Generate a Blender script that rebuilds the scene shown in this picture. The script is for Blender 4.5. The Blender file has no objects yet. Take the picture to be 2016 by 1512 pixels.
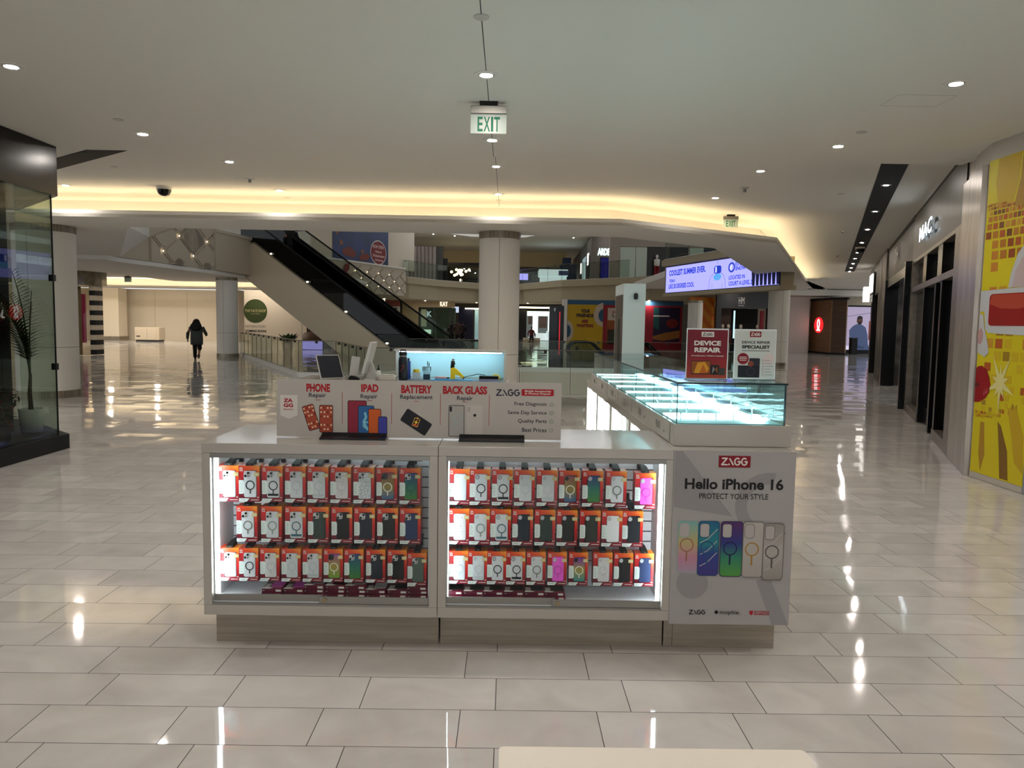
import bpy, math, random
from mathutils import Matrix, Vector
random.seed(7)
C = bpy.context.scene.collection
sc = bpy.context.scene
PI = math.pi
# ------------------------------------------------------------------ camera, world, exposure
def setup_camera():
    cd = bpy.data.cameras.new('camera')
    cam = bpy.data.objects.new('camera', cd); C.objects.link(cam)
    pitch, roll, yaw = math.radians(4.67), 0.016, math.atan(10/1500.)
    cp, sp = math.cos(pitch), math.sin(pitch)
    R = Matrix(((math.cos(yaw), math.sin(yaw), 0), (-math.sin(yaw), math.cos(yaw), 0), (0, 0, 1)))
    f = R @ Vector((0, cp, -sp)); u = R @ Vector((0, sp, cp)); r = R @ Vector((1, 0, 0))
    r2 = r*math.cos(roll) + u*math.sin(roll); u2 = u*math.cos(roll) - r*math.sin(roll)
    M = Matrix((r2, u2, -f)).transposed().to_4x4(); M.translation = Vector((0, 0, 1.70))
    cam.matrix_world = M
    cd.sensor_fit = 'HORIZONTAL'; cd.sensor_width = 36.0; cd.lens = 1500/2016*36.0
    cd.clip_start = 0.05; cd.clip_end = 300
    sc.camera = cam
setup_camera()
w = bpy.data.worlds.new('world'); sc.world = w; w.use_nodes = True
bg = w.node_tree.nodes['Background']
bg.inputs[0].default_value = (0.90, 0.95, 1.0, 1); bg.inputs[1].default_value = 0.9
sc.view_settings.view_transform = 'Standard'; sc.view_settings.look = 'None'
sc.view_settings.exposure = 0.5; sc.view_settings.gamma = 1.0; sc.view_settings.use_curve_mapping = False
cy = sc.cycles
cy.use_denoising = True; cy.max_bounces = 10; cy.diffuse_bounces = 5; cy.glossy_bounces = 5
cy.transparent_max_bounces = 24; cy.transmission_bounces = 6
cy.sample_clamp_indirect = 3.0; cy.caustics_reflective = False; cy.caustics_refractive = False
LAMP = 470.0
COVE = 11.0
CASE_LED = 15.0   # emission of the kiosk led strips

# ------------------------------------------------------------------ materials
def lin(c):
    if isinstance(c, str):
        c = [int(c[i:i+2], 16)/255 for i in (0, 2, 4)]
    return tuple((x/12.92 if x <= 0.04045 else ((x+0.055)/1.055)**2.4) for x in c) + (1.0,)
_m = {}
def mat(name, col, rough=0.5, metal=0.0, spec=0.3, emit=0.0, ecol=None, coat=0.0):
    if name in _m: return _m[name]
    m = bpy.data.materials.new(name); m.use_nodes = True
    b = m.node_tree.nodes['Principled BSDF']
    b.inputs['Base Color'].default_value = lin(col); b.inputs['Roughness'].default_value = rough
    b.inputs['Metallic'].default_value = metal; b.inputs['Specular IOR Level'].default_value = spec
    if coat: b.inputs['Coat Weight'].default_value = coat; b.inputs['Coat Roughness'].default_value = 0.05
    if emit:
        b.inputs['Emission Color'].default_value = lin(ecol or col); b.inputs['Emission Strength'].default_value = emit
    _m[name] = m; return m
def nodes(m):
    nt = m.node_tree; return nt, nt.nodes, nt.links, nt.nodes['Principled BSDF']
def glass(name, tint='EEF6F2', refl=1.0, op=0.0):
    if name in _m: return _m[name]
    m = bpy.data.materials.new(name); m.use_nodes = True
    nt = m.node_tree; n = nt.nodes; n.remove(n['Principled BSDF']); out = n['Material Output']
    tr = n.new('ShaderNodeBsdfTransparent'); tr.inputs[0].default_value = lin(tint)
    gl = n.new('ShaderNodeBsdfGlossy'); gl.inputs['Roughness'].default_value = 0.01
    fr = n.new('ShaderNodeLayerWeight'); fr.inputs[0].default_value = 0.5
    pw = n.new('ShaderNodeMath'); pw.operation = 'POWER'; pw.inputs[1].default_value = 5.0
    mu = n.new('ShaderNodeMath'); mu.operation = 'MULTIPLY_ADD'; mu.inputs[1].default_value = 0.6*refl; mu.inputs[2].default_value = 0.035*refl; mu.use_clamp = True
    mx = n.new('ShaderNodeMixShader')
    nt.links.new(fr.outputs['Facing'], pw.inputs[0]); nt.links.new(pw.outputs[0], mu.inputs[0]); nt.links.new(mu.outputs[0], mx.inputs[0])
    nt.links.new(tr.outputs[0], mx.inputs[1]); nt.links.new(gl.outputs[0], mx.inputs[2])
    nt.links.new(mx.outputs[0], out.inputs[0])
    _m[name] = m; return m
def ramp_mat(name, stops, axis=2, lo=0.0, hi=1.0, rough=0.4, axis2=None, k2=0.0):
    """print whose colour runs along the thing's own axis"""
    if name in _m: return _m[name]
    m = mat(name, 'FFFFFF', rough); nt, n, l, b = nodes(m)
    tc = n.new('ShaderNodeTexCoord'); sx = n.new('ShaderNodeSeparateXYZ'); l.new(tc.outputs['Object'], sx.inputs[0])
    src = sx.outputs[axis]
    if axis2 is not None:
        ma = n.new('ShaderNodeMath'); ma.operation = 'MULTIPLY_ADD'; ma.inputs[1].default_value = k2
        l.new(sx.outputs[axis2], ma.inputs[0]); l.new(src, ma.inputs[2]); src = ma.outputs[0]
    mr = n.new('ShaderNodeMapRange'); mr.inputs[1].default_value = lo; mr.inputs[2].default_value = hi
    l.new(src, mr.inputs[0])
    cr = n.new('ShaderNodeValToRGB'); e = cr.color_ramp.elements
    while len(e) < len(stops): e.new(0.5)
    for i, (p, c) in enumerate(stops): e[i].position = p; e[i].color = lin(c)
    l.new(mr.outputs[0], cr.inputs[0]); l.new(cr.outputs[0], b.inputs['Base Color'])
    return m
def noise_mat(name, c1, c2, scale=5.0, rough=0.5, stretch=(1, 1, 1), lo=0.4, hi=0.6, bump=0.0, metal=0.0, spec=0.5, detail=4):
    if name in _m: return _m[name]
    m = mat(name, c1, rough, metal, spec); nt, n, l, b = nodes(m)
    tc = n.new('ShaderNodeTexCoord'); mp = n.new('ShaderNodeMapping'); mp.inputs['Scale'].default_value = stretch
    nz = n.new('ShaderNodeTexNoise'); nz.inputs['Scale'].default_value = scale; nz.inputs['Detail'].default_value = detail
    l.new(tc.outputs['Object'], mp.inputs[0]); l.new(mp.outputs[0], nz.inputs[0])
    cr = n.new('ShaderNodeValToRGB'); cr.color_ramp.elements[0].position = lo; cr.color_ramp.elements[1].position = hi
    cr.color_ramp.elements[0].color = lin(c1); cr.color_ramp.elements[1].color = lin(c2)
    l.new(nz.outputs[0], cr.inputs[0]); l.new(cr.outputs[0], b.inputs['Base Color'])
    if bump:
        bp = n.new('ShaderNodeBump'); bp.inputs['Strength'].default_value = bump
        l.new(nz.outputs[0], bp.inputs['Height']); l.new(bp.outputs[0], b.inputs['Normal'])
    return m
def floor_mat():
    m = mat('floor_tile', 'BDB3A6', 0.07, spec=0.55); nt, n, l, b = nodes(m)
    def M(op, a, bb=None, c=None):
        x = n.new('ShaderNodeMath'); x.operation = op
        for i, v in enumerate((a, bb, c)):
            if v is None: continue
            if isinstance(v, (int, float)): x.inputs[i].default_value = v
            else: l.new(v, x.inputs[i])
        return x.outputs[0]
    tc = n.new('ShaderNodeTexCoord'); s = n.new('ShaderNodeSeparateXYZ'); l.new(tc.outputs['Object'], s.inputs[0])
    ry = M('DIVIDE', M('SUBTRACT', s.outputs[1], 2.917), 0.298)
    row = M('FLOOR', ry)
    par = M('FLOORED_MODULO', row, 2.0)
    ph = M('MULTIPLY_ADD', par, 0.153, -0.182)
    rx = M('DIVIDE', M('SUBTRACT', s.outputs[0], ph), 0.597)
    col = M('FLOOR', rx)
    fy = M('FRACT', ry); fx = M('FRACT', rx)
    ey = M('MULTIPLY', M('MINIMUM', fy, M('SUBTRACT', 1.0, fy)), 0.298)
    ex = M('MULTIPLY', M('MINIMUM', fx, M('SUBTRACT', 1.0, fx)), 0.597)
    g = M('LESS_THAN', M('MINIMUM', ex, ey), 0.0018)
    cv = n.new('ShaderNodeCombineXYZ'); l.new(col, cv.inputs[0]); l.new(row, cv.inputs[1])
    wn = n.new('ShaderNodeTexWhiteNoise'); wn.noise_dimensions = '3D'; l.new(cv.outputs[0], wn.inputs['Vector'])
    # marbling that changes from tile to tile
    off = n.new('ShaderNodeVectorMath'); off.operation = 'MULTIPLY_ADD'; off.inputs[1].default_value = (9, 9, 9)
    l.new(wn.outputs['Color'], off.inputs[0]); l.new(tc.outputs['Object'], off.inputs[2])
    nz = n.new('ShaderNodeTexNoise'); nz.inputs['Scale'].default_value = 2.2; nz.inputs['Detail'].default_value = 5; nz.inputs['Distortion'].default_value = 1.2
    l.new(off.outputs[0], nz.inputs[0])
    cr = n.new('ShaderNodeValToRGB'); cr.color_ramp.elements[0].position = 0.3; cr.color_ramp.elements[1].position = 0.7
    cr.color_ramp.elements[0].color = lin('C8C2BD'); cr.color_ramp.elements[1].color = lin('DAD5D0')
    l.new(nz.outputs[0], cr.inputs[0])
    hv = n.new('ShaderNodeHueSaturation'); l.new(cr.outputs[0], hv.inputs['Color'])
    l.new(M('MULTIPLY_ADD', wn.outputs['Value'], 0.10, 0.95), hv.inputs['Value'])
    mx = n.new('ShaderNodeMix'); mx.data_type = 'RGBA'; l.new(g, mx.inputs[0]); l.new(hv.outputs[0], mx.inputs[6])
    mx.inputs[7].default_value = lin('1E1B19'); l.new(mx.outputs[2], b.inputs['Base Color'])
    l.new(M('MULTIPLY_ADD', g, 0.6, M('MULTIPLY_ADD', wn.outputs['Value'], 0.05, 0.03)), b.inputs['Roughness'])
    # each tile lies at a very slightly different tilt
    ge = n.new('ShaderNodeNewGeometry')
    sb = n.new('ShaderNodeVectorMath'); sb.operation = 'SUBTRACT'; sb.inputs[1].default_value = (.5, .5, .5); l.new(wn.outputs['Color'], sb.inputs[0])
    mu = n.new('ShaderNodeVectorMath'); mu.operation = 'MULTIPLY'; mu.inputs[1].default_value = (.012, .030, 0); l.new(sb.outputs[0], mu.inputs[0])
    ad = n.new('ShaderNodeVectorMath'); ad.operation = 'ADD'; l.new(ge.outputs['Normal'], ad.inputs[0]); l.new(mu.outputs[0], ad.inputs[1])
    no = n.new('ShaderNodeVectorMath'); no.operation = 'NORMALIZE'; l.new(ad.outputs[0], no.inputs[0])
    l.new(no.outputs[0], b.inputs['Normal'])
    return m
CEIL = mat('ceiling_paint', 'DEDAD1', 0.85, spec=0.2)
WHITE = mat('white_laminate', 'ABA69E', 0.16, spec=0.6, coat=0.3)
WALLC = mat('cream_plaster', 'D2C6B2', 0.8, spec=0.2)
BALC = mat('balcony_cream', 'A6997F', 0.8, spec=0.2)
BARR = mat('barrier_board', 'DDD3BF', 0.7, spec=0.2)
BLK = mat('black_gloss', '070707', 0.2)
BLKM = mat('black_matte', '0C0C0C', 0.6)
DARK = mat('dark_room', '15130F', 0.8)
STEEL = noise_mat('brushed_steel', 'A9A29A', 'C2BAB0', 30, 0.28, (1, 1, .05), metal=0.85)
BRONZE = noise_mat('dark_bronze_panel', '2E2A26', '36322D', 12, 0.4, (1, 1, .1), metal=0.1)
ALU = mat('aluminium', '8E8B86', 0.35, metal=0.7)
BRUSH = noise_mat('ribbed_metal', '7A7164', 'A39885', 60, 0.4, (1, 1, .02), metal=0.7)
GLASS = glass('clear_glass', 'F1F6F3', 1.0)
GLASSD = glass('shop_glass_plain', 'E4E9E5', .9)
GLASSC = glass('case_glass', 'EAFBFC', 0.7)
LAMPM = mat('lamp_glow', 'FFF4E0', emit=LAMP, ecol='FFF7EE')
COVEM = mat('cove_glow', 'FFE0AA', emit=COVE, ecol='FFE9C0')
LEDM = mat('cool_led', 'F2FFFF', emit=CASE_LED, ecol='EFFAFF')
DARKG = mat('dark_grey', '2B2A28', 0.5)
RED = mat('brand_red', 'A5121F', 0.5)
MAROON = mat('maroon', '6E1022', 0.5)
INK = mat('ink_black', '161416', 0.5)
NAVY = mat('ink_navy', '1C1B33', 0.5)
PAPER = mat('white_print', 'DEDAD3', 0.55)
GREY = mat('grey_print', 'BDB9B3', 0.55)
# ------------------------------------------------------------------ mesh helpers
def fr(o, ux, n):
    """frame of an upright surface: u along ux, v up, w along the outward normal n"""
    ux = Vector(ux).normalized(); n = Vector(n).normalized(); v = Vector((0, 0, 1))
    M = Matrix((ux, v, n)).transposed().to_4x4(); M.translation = Vector(o); return M
def rect(u0, v0, u1, v1): return [(u0, v0), (u1, v0), (u1, v1), (u0, v1)]
def circ(u, v, r, n=28, r2=None): return [(u+r*math.cos(2*PI*i/n), v+(r2 or r)*math.sin(2*PI*i/n)) for i in range(n)]
def rrect(u0, v0, u1, v1, r, n=5):
    p = []
    for cx, cy_, a in ((u1-r, v0+r, -90), (u1-r, v1-r, 0), (u0+r, v1-r, 90), (u0+r, v0+r, 180)):
        for i in range(n+1):
            t = math.radians(a+90*i/n); p.append((cx+r*math.cos(t), cy_+r*math.sin(t)))
    return p
def rotp(p, a, c):
    ca, sa = math.cos(a), math.sin(a)
    return [(c[0]+(x-c[0])*ca-(y-c[1])*sa, c[1]+(x-c[0])*sa+(y-c[1])*ca) for x, y in p]
class B:
    def __init__(s, M=None): s.v = []; s.f = []; s.mi = []; s.M = M or Matrix(); s.sm = []
    def add(s, vs, fs, m=0, smooth=False):
        b = len(s.v); s.v += [tuple(s.M @ Vector(p)) for p in vs]
        for f in fs: s.f.append([i+b for i in f]); s.mi.append(m); s.sm.append(smooth)
        return s
    def box(s, x0, x1, y0, y1, z0, z1, m=0):
        return s.add([(x, y, z) for x in (x0, x1) for y in (y0, y1) for z in (z0, z1)],
              [(0, 1, 3, 2), (4, 6, 7, 5), (0, 4, 5, 1), (2, 3, 7, 6), (0, 2, 6, 4), (1, 5, 7, 3)], m)
    def prism(s, p, z0, z1, m=0, smooth=False):
        n = len(p)
        a = sum(p[i][0]*p[(i+1) % n][1]-p[(i+1) % n][0]*p[i][1] for i in range(n))
        if a < 0: p = p[::-1]
        s.add([(x, y, z0) for x, y in p]+[(x, y, z1) for x, y in p], [list(range(n))[::-1], list(range(n, 2*n))], m)
        return s.add([(x, y, z0) for x, y in p]+[(x, y, z1) for x, y in p], [(i, (i+1) % n, n+(i+1) % n, n+i) for i in range(n)], m, smooth)
    def ring(s, u, v, r0, r1, z0, z1, n=28, m=0):
        a = [(u+r0*math.cos(2*PI*i/n), v+r0*math.sin(2*PI*i/n)) for i in range(n)]
        b = [(u+r1*math.cos(2*PI*i/n), v+r1*math.sin(2*PI*i/n)) for i in range(n)]
        vs = [(x, y, z0) for x, y in a]+[(x, y, z0) for x, y in b]+[(x, y, z1) for x, y in a]+[(x, y, z1) for x, y in b]
        fs = []
        for i in range(n):
            j = (i+1) % n
            fs += [(2*n+i, 3*n+i, 3*n+j, 2*n+j), (i, j, n+j, n+i), (n+i, n+j, 3*n+j, 3*n+i), (i, 2*n+i, 2*n+j, j)]
        return s.add(vs, fs, m)
    def lathe(s, prof, c=(0, 0, 0), n=24, m=0, smooth=True):
        vs = []; k = len(prof)
        for i in range(n):
            t = 2*PI*i/n
            vs += [(c[0]+r*math.cos(t), c[1]+r*math.sin(t), c[2]+z) for r, z in prof]
        fs = [(i*k+j, ((i+1) % n)*k+j, ((i+1) % n)*k+j+1, i*k+j+1) for i in range(n) for j in range(k-1)]
        return s.add(vs, fs, m, smooth)
    def cyl(s, x, y, r, z0, z1, n=24, m=0): return s.prism(circ(x, y, r, n), z0, z1, m, True)
    def tube(s, path, r, n=8, m=0, closed=False):
        P = [Vector(p) for p in path]; vs = []; N = len(P)
        rs = r if isinstance(r, (list, tuple)) else [r]*N
        for i, p in enumerate(P):
            a = P[(i-1) % N] if (closed or i > 0) else p; b = P[(i+1) % N] if (closed or i < N-1) else p
            t = (b-a).normalized(); up = Vector((0, 0, 1)) if abs(t.z) < .95 else Vector((0, 1, 0))
            x = t.cross(up).normalized(); y = x.cross(t)
            vs += [p+x*(rs[i]*math.cos(2*PI*k/n))+y*(rs[i]*math.sin(2*PI*k/n)) for k in range(n)]
        fs = []
        for i in range(N if closed else N-1):
            j = (i+1) % N
            fs += [(i*n+k, i*n+(k+1) % n, j*n+(k+1) % n, j*n+k) for k in range(n)]
        if not closed: fs += [list(range(n))[::-1], [(N-1)*n+k for k in range(n)]]
        return s.add(vs, fs, m, True)
    def stroke(s, pts, wd, z0, z1, m=0):
        for i, (a, b) in enumerate(zip(pts, pts[1:])):
            z1 += 2e-5
            d = Vector((b[0]-a[0], b[1]-a[1])); L = d.length or 1e-6; d /= L; q = Vector((-d.y, d.x))*wd/2
            s.prism([(a[0]+q.x, a[1]+q.y), (a[0]-q.x, a[1]-q.y), (b[0]-q.x, b[1]-q.y), (b[0]+q.x, b[1]+q.y)], z0, z1, m)
            s.prism(circ(b[0], b[1], wd/2, 10), z0, z1-1e-5, m)
        return s
    def text(s, t, u0, v0, u1, v1, z0=0.0, th=0.001, bold=0.0, m=0, keep=None):
        """text fitted into the rectangle; keep='l','c','r' keeps the letter proportions at height v1-v0"""
        vs, fs = glyphs(t, bold)
        xs = [p[0] for p in vs]; ys = [p[1] for p in vs]
        a, b, c, d = min(xs), max(xs), min(ys), max(ys)
        ky = (v1-v0)/(d-c); kx = (u1-u0)/(b-a); ox = u0
        if keep:
            kx = math.copysign(ky, u1-u0); wdt = kx*(b-a); ox = {'l': u0, 'c': (u0+u1)/2-wdt/2, 'r': u1-wdt}[keep]
        return s.add([(ox+(p[0]-a)*kx, v0+(p[1]-c)*ky, z0+th) for p in vs], fs, m)
    def build(s, name, mats, parent=None, bevel=0.0, loc=None):
        me = bpy.data.meshes.new(name); me.from_pydata(s.v, [], s.f)
        for mm in (mats if isinstance(mats, (list, tuple)) else [mats]): me.materials.append(mm)
        me.polygons.foreach_set('material_index', s.mi); me.polygons.foreach_set('use_smooth', s.sm)
        me.update()
        o = bpy.data.objects.new(name, me); C.objects.link(o)
        if parent:
            o.parent = parent
        if loc: o.location = loc
        if bevel:
            md = o.modifiers.new('bevel', 'BEVEL'); md.width = bevel; md.segments = 2; md.limit_method = 'ANGLE'
        return o
_g = {}
def glyphs(t, bold=0.0):
    k = (t, bold)
    if k in _g: return _g[k]
    cu = bpy.data.curves.new('glyphs', 'FONT'); cu.body = t; cu.size = 1.0; cu.offset = bold; cu.resolution_u = 3
    o = bpy.data.objects.new('glyphs', cu); me = bpy.data.meshes.new_from_object(o)
    r = ([tuple(v.co) for v in me.vertices], [list(p.vertices) for p in me.polygons])
    bpy.data.objects.remove(o); bpy.data.curves.remove(cu); bpy.data.meshes.remove(me)
    _g[k] = r; return r
def tag(o, label, cat, group=None):
    o['label'] = label; o['category'] = cat
    if group: o['group'] = group
    return o
def thing(name, label, cat, loc=(0, 0, 0), rz=0.0, group=None):
    o = bpy.data.objects.new(name, None); C.objects.link(o); o.empty_display_size = 0.1
    o.location = loc; o.rotation_euler = (0, 0, rz)
    return tag(o, label, cat, group)
def struct(name, b, m, bevel=0.0, parent=None):
    o = b.build(name, m, parent, bevel)
    if not parent: o['kind'] = 'structure'
    return o
def dup(root, loc, rz=None, label=None, group=None, scale=None):
    r = root.copy(); C.objects.link(r); r.location = loc
    if rz is not None: r.rotation_euler = (0, 0, rz)
    if scale: r.scale = scale
    if label: r['label'] = label
    if group: r['group'] = group
    for ch in list(root.children):
        c = ch.copy(); C.objects.link(c); c.parent = r
        for g in ch.children:
            d = g.copy(); C.objects.link(d); d.parent = c
    return r
# ------------------------------------------------------------------ the mall shell
MD = Vector((.386, .9225, 0)); MN = Vector((-.9225, .386, 0)); M0 = Vector((5.347, 8.702, 0))   # right-hand shop wall line
FM = fr(M0, MD, MN)                      # u along the wall, v up, w into the corridor
def mp(s, off=0): p = M0 + MD*s + MN*off; return (p.x, p.y)
NEAR, FAR, SOF = 3.77, 4.02, 3.50
def shell():
    # floor slab with the atrium opening
    hole = [(-4.9, 22.0), (-3.2, 17.5), (5.0, 17.9), (6.6, 20.5), (8.6, 26.3), (-3.4, 26.3)]
    b = B()
    def P(*q): b.add([(x, y, 0) for x, y in q], [list(range(len(q)))])
    P((-45, -9), (45, -9), (45, 17.5), (-45, 17.5)); P((-45, 17.5), (-3.2, 17.5), (-4.9, 22.0), (-3.4, 26.3), (-45, 26.3))
    P((-3.2, 17.5), (45, 17.5), (45, 26.3), (8.6, 26.3), (6.6, 20.5), (5.0, 17.9)); P((-45, 26.3), (45, 26.3), (45, 110), (-45, 110))
    struct('floor', b, floor_mat())
    b = B()
    for i in range(len(hole)):
        a, c = hole[i], hole[(i+1) % len(hole)]
        b.add([(a[0], a[1], -.002), (c[0], c[1], -.002), (c[0], c[1], -1.0), (a[0], a[1], -1.0)], [(0, 1, 2, 3)])
    struct('trim_1', b, WALLC)
    b = B(); b.box(-10, 14, 14, 30, -5.1, -5.0); struct('floor_lower', b, mat('lower_floor', '6E675C', .4))
    # near ceiling (a step lower), far ceiling
    b = B(); b.prism([(-9, -9), (5.6, -9), (5.6, 8.7), (5.72, 9.35), (5.72, 9.82), (-9, 9.82)], NEAR, FAR+.2); struct('ceiling', b, CEIL)
    b = B()
    e1 = mp(45); e2 = mp(1.2)
    b.prism([(-32, 9.82), (6.6, 9.82), (23.6, 50.2), (17.5, 50), (15.0, 38.7), (6.05, 18.66), (2.1, 15.9), (-8.2, 15.8), (-12.7, 23.2), (-32, 23.2)], FAR, FAR+.2)
    struct('ceiling', b, CEIL)
    # light cove: soffit ledge with a lip, bulkhead behind it
    back = [(15.6, 37.5), (11.8, 34.2), (6.89, 22.8), (4.84, 18.14), (3.7, 17.2), (2.33, 16.13), (-7.74, 15.79), (-12.17, 23.3), (-16, 23.3)]
    lip = [(-16, 14.2), (2.09, 14.25), (5.84, 16.78), (12.06, 31.06), (15.6, 38.9)]
    b = B(); b.prism(lip+back, SOF, SOF+.06); struct('ceiling_soffit', b, CEIL)
    b = B()
    def strip(pts, th, z0, z1, bb):
        for a, c in zip(pts, pts[1:]):
            d = Vector((c[0]-a[0], c[1]-a[1])).normalized(); q = Vector((-d.y, d.x))*th; e = d*.0
            bb.prism([(a[0]-e.x, a[1]-e.y), (c[0]+e.x, c[1]+e.y), (c[0]+q.x, c[1]+q.y), (a[0]+q.x, a[1]+q.y)], z0, z1)
    strip(lip, .03, SOF+.001, SOF+.125, b); struct('trim_2', b, CEIL)
    wallp = [(-16, 15.75), (2.1, 15.85), (6.05, 18.6), (15.0, 38.6)]
    b = B(); strip(wallp, .1, SOF+.06, 4.9, b); struct('wall_bulkhead', b, CEIL)
    b = B()
    off = [(-15.9, 14.36), (2.02, 14.41), (5.72, 16.86), (11.9, 31.0), (14.5, 37.0)]
    strip(off, .05, SOF+.062, SOF+.085, b)
    o = b.build('cove_light_strip', COVEM); tag(o, 'warm light strip glowing in the long ceiling cove', 'cove light')
    b = B(); strip([(-15.9, 15.60), (2.05, 15.70), (5.9, 18.40)], .04, SOF+.062, SOF+.08, b)
    o = b.build('cove_light_strip', COVEM); tag(o, 'second warm light strip at the back of the ceiling cove', 'cove light')
    # ceiling joint that runs through the middle row of lamps
    b = B(); b.box(-.216, -.209, -6, 9.815, NEAR-.002, NEAR+.01); b.box(-.216, -.209, 9.83, 15.7, FAR-.002, FAR+.01); struct('trim_3', b, DARKG)
    # faint access panel outline
    b = B()
    for a, c in (((3.45, 6.95), (3.97, 6.95)), ((3.45, 7.3), (3.97, 7.3)), ((3.45, 6.95), (3.45, 7.3)), ((3.97, 6.95), (3.97, 7.3))):
        b.box(min(a[0], c[0])-.001, max(a[0], c[0])+.001, min(a[1], c[1])-.001, max(a[1], c[1])+.001, NEAR-.0015, NEAR+.005)
    struct('trim_4', b, mat('joint_grey', '9A958D', .8))
    # columns
    def column(x, y, r, top, n):
        b = B(); b.cyl(x, y, r, .001, top-.001, 40); o = struct('column', b, CEIL)
        b = B(); b.cyl(x, y, r+.012, .001, .15, 40); b.build('base_band', BRUSH, o)
        b = B(); b.cyl(x, y, r+.012, top-.14, top-.002, 40); b.build('top_band', BRUSH, o)
        b = B(); b.box(x-.003, x+.003, y-r-.002, y-r+.02, .15, top-.14); b.ring(x, y, r-.02, r+.001, 1.03, 1.037, 40)
        b.build('seam_line', DARKG, o)
    column(-9.53, 15.85, .575, SOF, 1); column(-.19, 15.72, .415, SOF, 2); column(11.55, 32.6, .44, SOF-.02, 3); column(-12.05, 32.9, .44, 3.40, 4)
    column(10.9, 44.5, .42, 3.1, 5)
shell()

# ------------------------------------------------------------------ ceiling fittings
def downlights():
    def lamp(name, rad, z):
        t = thing(name, '', 'ceiling lamp')
        b = B(); b.ring(0, 0, rad*.78, rad*1.3, -.006, .0, 28); b.build('trim_ring', PAPER, t)
        b = B(); b.lathe([(rad*.8, -.004), (rad*.79, -.0075), (rad*.62, -.0075), (rad*.61, -.001)], n=24); b.build('reflector', ALU, t)
        b = B(); b.cyl(0, 0, rad*.6, -.0085, -.0005, 24); b.build('bulb', LAMPM, t)
        return t
    side = {-1: 'left-hand row of ceiling lamps', 0: 'middle row of ceiling lamps, on the joint', 1: 'right-hand row of ceiling lamps'}
    base = lamp('recessed_downlight', .085, 0)
    rows = [(-4.2, -1), (-.213, 0), (3.76, 1)]
    ys = [(4.3, NEAR, 'over the front floor'), (6.61, NEAR, 'first in view of the'), (8.92, NEAR, 'second in view of the'), (11.65, FAR, 'third in view of the'), (14.5-.35, FAR, 'last before the cove of the')]
    first = True
    for x, k in rows:
        for y, z, w in ys:
            lab = f"lit round lamp, {w} {side[k].replace(', on the joint', '')}" if 'of the' in w else f"lit round lamp over the front floor, {side[k]}"
            if first: base.location = (x, y, z); base['label'] = lab; base['group'] = 'round lamps in the white ceiling'; first = False
            else: dup(base, (x, y, z), label=lab, group='round lamps in the white ceiling')
    for x in (-4.2, -.213, 3.76):
        for y in (2.0, -.4, -2.8):
            dup(base, (x, y, NEAR), label='lit round lamp in the ceiling behind the viewpoint', group='lamps behind the viewpoint')
    dup(base, (-8.0, 14.0, FAR), label='lit round lamp beside the black shop fascia, close to the cove', group='round lamps in the white ceiling')
    # dark slot in the right corridor with a row of lamps
    a, c = Vector((4.80, 9.9)), Vector((11.9, 26.9)); d = (c-a).normalized(); q = Vector((d.y, -d.x))*.36
    c = a + d*24
    b = B(); b.prism([tuple(a), tuple(c), tuple(c+q), tuple(a+q)], FAR-.012, FAR+.02); o = struct('trim_5', b, mat('slot_black', '0E0D0C', .7))
    b = B(); b.prism([(-6.75, 11.6), (-5.95, 10.98), (-5.39, 10.97), (-7.3, 12.5)], FAR-.012, FAR+.02); struct('trim_6', b, mat('slot_black', '0E0D0C', .7))
    cnt = ['nearest', 'second', 'third', 'fourth', 'fifth', 'sixth', 'seventh', 'eighth', 'ninth']
    small = lamp('slot_spotlight', .06, 0)
    for i in range(9):
        p = a + d*(2.95+3.05*i) + q*.5 if i < 5 else a + d*(2.95+3.05*4+2.2*(i-4)) + q*.5
        lab = f'{cnt[i]} lit spot lamp in the black ceiling slot of the right corridor'
        if i == 0: small.location = (p.x, p.y, FAR-.012); small['label'] = lab; small['group'] = 'spots in the black ceiling slot'
        else: dup(small, (p.x, p.y, FAR-.012), label=lab, group='spots in the black ceiling slot')
    return base, small
LAMP0, SPOT0 = downlights()
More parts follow.
